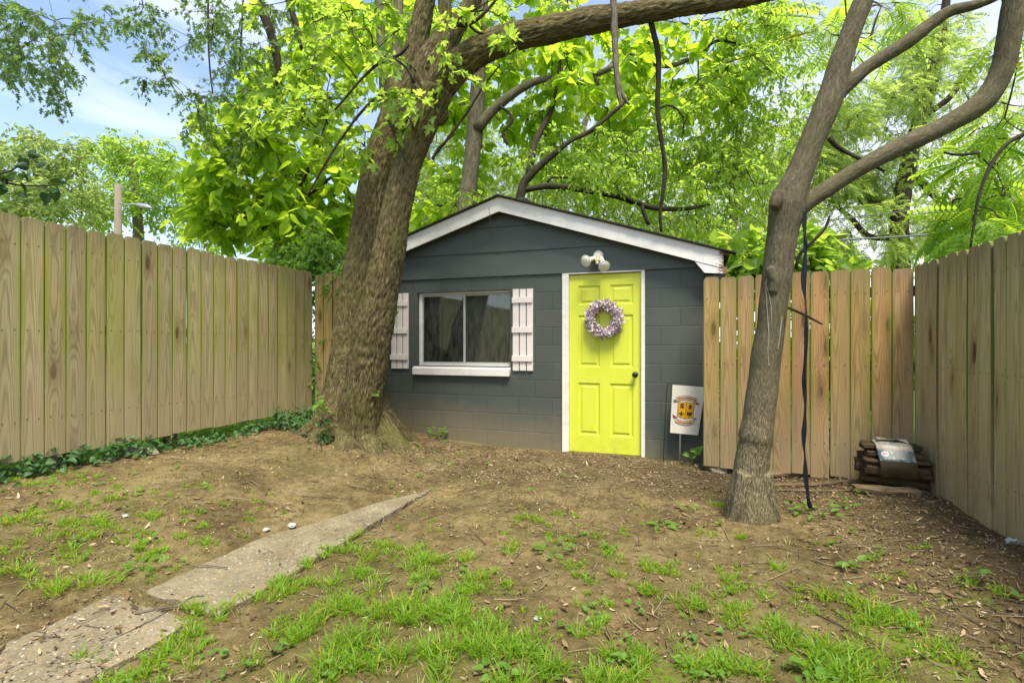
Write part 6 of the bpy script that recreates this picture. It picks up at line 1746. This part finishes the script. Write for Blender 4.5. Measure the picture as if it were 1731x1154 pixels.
def build_ivy():
    P_ = []
    def blob(px0, py0, px1, py1, n, w, hmax):
        for _ in range(n):
            t = random.random(); c = PG(px0 + (px1 - px0) * t, py0 + (py1 - py0) * t)
            P_.append((c[0] + random.gauss(0, w), c[1] + random.gauss(0, w), hmax * random.uniform(.05, 1) * (1 - .3 * random.random())))
    for _ in range(430):
        y = random.uniform(1.7, 3.62); w = .07 + .16 * (.5 + float(noise2(y, 2.0, 2.1, 3))) * sstep(3.7, 3.2, y)
        x = FENCE_X_L + .02 + abs(random.gauss(0, 1)) * w * .75 - random.random() * .15
        P_.append((x, y, random.uniform(.02, .19) * max(.15, 1 - (x - FENCE_X_L) / .42)))
    for _ in range(170):
        y = random.uniform(3.55, 5.0); x = FENCE_X_L - .02 + abs(random.gauss(0, .09)); P_.append((x, y, random.uniform(.01, .10)))
    for _ in range(380):
        y = random.uniform(4.75, 5.5); x = FENCE_X_L + .05 + abs(random.gauss(0, .26)); P_.append((x, y, random.uniform(.01, .26) * max(.2, 1 - (x - FENCE_X_L) / .8)))
    blob(645, 720, 690, 718, 60, .04, .05); blob(505, 720, 530, 735, 90, .05, .06)
    A = np.array(P_); z = ground(A[:, 0], A[:, 1]) + A[:, 2]
    pos = np.stack([A[:, 0], A[:, 1], z], -1); n = len(pos)
    dirs = rng.normal(0, 1, (n, 3)) * np.array([1, 1, .3]) + np.array([.35, -.35, -.25])
    me = scatter('ivy', T_IVY, pos, dirs, rng.normal(0, .45, (n, 3)) + np.array([.25, -.25, 1]), rng.uniform(.03, .072, n))
    o = link('ivy', me, M['ivy']); tag(o, kind='stuff')
    m = 5200
    x = rng.uniform(-7.8, FENCE_X_L - .12, m); y = rng.uniform(2.2, 7.5, m)
    pos = np.stack([x, y, ground(x, y) + rng.uniform(.02, .16, m)], -1)
    o = link('ground_cover', scatter('ground_cover', T_IVY, pos, rng.normal(0, 1, (m, 3)) * np.array([1, 1, .3]), rng.normal(0, .4, (m, 3)) + np.array([.2, -.2, 1]), rng.uniform(.04, .09, m)), M['weed']); tag(o, kind='stuff')
    # ivy strand climbing the trunk foot
    pos = []
    for (x, y) in ((545, 718), (548, 726), (540, 730), (546, 738), (552, 742), (538, 745), (545, 752), (550, 716), (540, 755), (556, 745)):
        pos += [P(x, y, 5.36) + rng.normal(0, .022, 3) for _ in range(3)]
    pos = np.array(pos); n = len(pos)
    st = [([PG(543, 762), P(544, 745, 5.40), P(545, 725, 5.46), P(549, 712, 5.52)], [.005, .005, .004, .003])]
    t = thing('ivy_plant', 'dark ivy strand climbing the left foot of the big trunk', 'ivy', st[0][0][0])
    link('stem', limb_mesh('stem', st, 6, .04, .1, 12), M['twig'], t)
    link('foliage', scatter('foliage', T_IVY, pos, rng.normal(0, 1, (n, 3)) + np.array([0, 0, -.4]), rng.normal(0, .4, (n, 3)) + np.array([0, -1, .5]), rng.uniform(.04, .075, n)), M['ivy'], t)
build_ivy()

def build_litter():
    # dry leaf scraps and bark chips
    N = 46000
    x = rng.uniform(-4.6, 1.8, N); y = rng.uniform(1.0, 5.7, N)
    m = .22 + .9 * sstep(4.0, 5.1, y) * sstep(-3.6, -2, x) + .95 * sstep(.5, 1.5, x) * sstep(1.6, 2.8, y) + .35 * sstep(1.9, 1.2, y)
    m *= .5 + .9 * np.clip(.5 + noise2(x, y, 2.3, 12), 0, 1.4)
    m *= np.where(on_path(x, y), .22, 1)
    k = rng.uniform(size=N) < m * .75
    x, y = x[k], y[k]; n = len(x)
    half_ = n // 2
    T_CHIP = (np.array([(-.5, -.05, 0), (.0, -.20, .07), (.5, -.08, .20), (.62, .05, .12), (.05, .16, .01), (-.42, .12, .10)]), [[0, 1, 4, 5], [1, 2, 3, 4]])
    pos = np.stack([x, y, ground(x, y) + rng.uniform(.004, .016, n)], -1)
    d = rng.normal(0, 1, (n, 3)) * np.array([1, 1, .18]); nr = rng.normal(0, .35, (n, 3)) + np.array([0, 0, 1])
    sz = rng.uniform(.008, .030, n) * np.where(rng.uniform(size=n) < .07, 1.9, 1)
    g = G('dry_litter'); r = g.island()
    col = g.ramp(r, [(0, (.05, .032, .016)), (.35, (.13, .085, .045)), (.75, (.25, .175, .10)), (.95, (.36, .27, .165)), (1, (.50, .42, .31))])
    p = g.n('BsdfPrincipled', {'Base Color': col, 'Roughness': .85, 'Specular IOR Level': .15}); g.t.links.new(p.outputs[0], g.out.inputs[0])
    o = link('leaf_litter', scatter('leaf_litter', T_CHIP, pos, d, nr, sz), g.m); tag(o, kind='stuff')
    # small twigs
    N = 6500
    x = rng.uniform(-4.5, 1.78, N); y = rng.uniform(1.0, 5.7, N)
    m = .22 + .7 * sstep(3.9, 5.1, y) * sstep(-3.8, -2, x) + .8 * sstep(.3, 1.4, x); k = (rng.uniform(size=N) < m) & ~on_path(x, y); x, y = x[k], y[k]; n = len(x)
    a = rng.uniform(0, 2 * PI, n); L = rng.uniform(.02, .16, n) * np.where(rng.uniform(size=n) < .12, 2.0, 1)
    t = np.linspace(-.5, .5, 4)[None]; bend = rng.normal(0, .12, n)[:, None] * (t ** 2)
    px = x[:, None] + L[:, None] * (t * np.cos(a)[:, None] - bend * np.sin(a)[:, None]); py = y[:, None] + L[:, None] * (t * np.sin(a)[:, None] + bend * np.cos(a)[:, None])
    px = np.clip(px, FENCE_X_L + .05, FENCE_X_R - .02)
    pz = ground(px, py) + .006 + rng.uniform(0, .012, (n, 1)) * (t + .5)
    g = G('twig_litter'); r = g.island()
    col = g.ramp(r, [(0, (.04, .028, .018)), (.5, (.13, .095, .06)), (1, (.27, .21, .14))]); p = g.n('BsdfPrincipled', {'Base Color': col, 'Roughness': .9}); g.t.links.new(p.outputs[0], g.out.inputs[0])
    o = link('twig_litter', tubes_mesh('twig_litter', np.stack([px, py, pz], -1), rng.uniform(.0012, .0034, n), rng.uniform(.0008, .002, n), 5), g.m); tag(o, kind='stuff')
    # clover and small weeds
    N = 3600
    x = rng.uniform(-4.5, 1.75, N); y = rng.uniform(1.0, 5.6, N)
    cov = green_cover(x, y) + .05 + .10 * sstep(4.3, 5.2, y) + .08 * sstep(.3, 1.3, x)
    k = (rng.uniform(size=N) < cov * .5 * np.clip(.4 + noise2(x, y, 1.3, 21) * 1.6, 0, 1.3)) & ~on_path(x, y); x, y = x[k], y[k]; n = len(x)
    q = 5
    X = (x[:, None] + rng.normal(0, .022, (n, q))).ravel(); Y = (y[:, None] + rng.normal(0, .022, (n, q))).ravel()
    pos = np.stack([X, Y, ground(X, Y) + rng.uniform(.01, .04, n * q)], -1); n = len(pos)
    o = link('clover', scatter('clover', T_IVY, pos, rng.normal(0, 1, (n, 3)) * np.array([1, 1, .25]), rng.normal(0, .3, (n, 3)) + np.array([0, -.2, 1]), rng.uniform(.014, .038, n)), M['weed']); tag(o, kind='stuff')
build_litter()

def weed(label, px, py, n, size, h, spread, tpl=T_SIMPLE, mat='weed', cat='weed', up=.3):
    c = PG(px, py)
    t = thing('weed_plant', label, cat, c)
    a = np.arange(n) * 2.4 + rng.uniform(0, 1); rr = spread * rng.uniform(.35, 1, n)
    tip = c + np.stack([rr * np.cos(a), rr * np.sin(a), h * rng.uniform(.45, 1.0, n)], -1)
    tt = np.linspace(0, 1, 5)[None, :, None]
    path = c * (1 - tt) + tip[:, None] * tt + np.array([0, 0, .25 * h]) * np.sin(PI * tt)
    link('stem', tubes_mesh('stem', path, np.full(n, .0018), np.full(n, .0009), 5), M['weed'], t)
    d = unit(tip - c) * np.array([1, 1, .3]) + np.array([0, 0, up - .3]) + rng.normal(0, .25, (n, 3))
    link('foliage', scatter('foliage', tpl, tip, d, rng.normal(0, .25, (n, 3)) + np.array([0, -.25, 1]), size * rng.uniform(.7, 1.2, n)), M[mat], t)
weed('broad weed growing against the wall behind the garden flag stake', 1170, 785, 9, .07, .15, .08, T_HEART)
weed('dark green weed clump at the foot of the wall below the window', 738, 742, 16, .07, .13, .14, T_SIMPLE)
weed('two-leaved seedling with large round leaves at the bottom edge', 1368, 1140, 3, .062, .045, .035, T_HEART)
weed('three-leaved seedling on the bare soil right of the centre', 1442, 965, 5, .050, .06, .045, T_HEART)
weed('single upright seedling near the right fence in bare soil', 1650, 985, 4, .040, .08, .03, T_HEART)
weed('pale weed sprawling at the lower end of the navy strap', 1388, 872, 8, .085, .06, .13, T_SIMPLE)
weed('small weed at the right foot of the forked tree by the strap', 1352, 866, 7, .06, .05, .10, T_SIMPLE)
weed('weed clump at the left foot of the forked tree', 1252, 870, 8, .06, .07, .07, T_HEART)
weed('small weed on the soil left of the forked tree', 1165, 862, 6, .05, .05, .06, T_HEART)
weed('dandelion rosette in the middle of the worn turf', 935, 935, 10, .075, .05, .09, T_OAK)
weed('flat rosette of leaves on the bare soil before the door', 1120, 890, 7, .075, .03, .07, T_SIMPLE)
weed('broad-leaved plantain in the thick grass left of centre', 708, 1000, 6, .042, .05, .05, T_HEART)
weed('bright broad weed standing at the left edge of the ivy', 25, 790, 7, .06, .10, .05, T_SIMPLE)
weed('light weed cluster at the foot of the back fence under the log', 1425, 858, 8, .05, .06, .08, T_SIMPLE)
weed('low leafy weed in the bottom left corner of the grass', 570, 1135, 6, .034, .04, .045, T_HEART)
weed('leafy weed at the bottom edge below the middle', 840, 1148, 7, .036, .04, .06, T_HEART)
weed('small weed on the soil between the trunk and the window', 625, 738, 5, .05, .06, .05, T_SIMPLE)
weed('feathery pale weed beside the path on the left soil', 240, 955 + 10, 9, .07, .05, .08, T_OAK)

# hidden Empties of parts sit at their thing's base; nothing else to do
scene.cycles.max_bounces = 10
scene.cycles.transparent_max_bounces = 16
scene.cycles.diffuse_bounces = 5
scene.cycles.transmission_bounces = 8
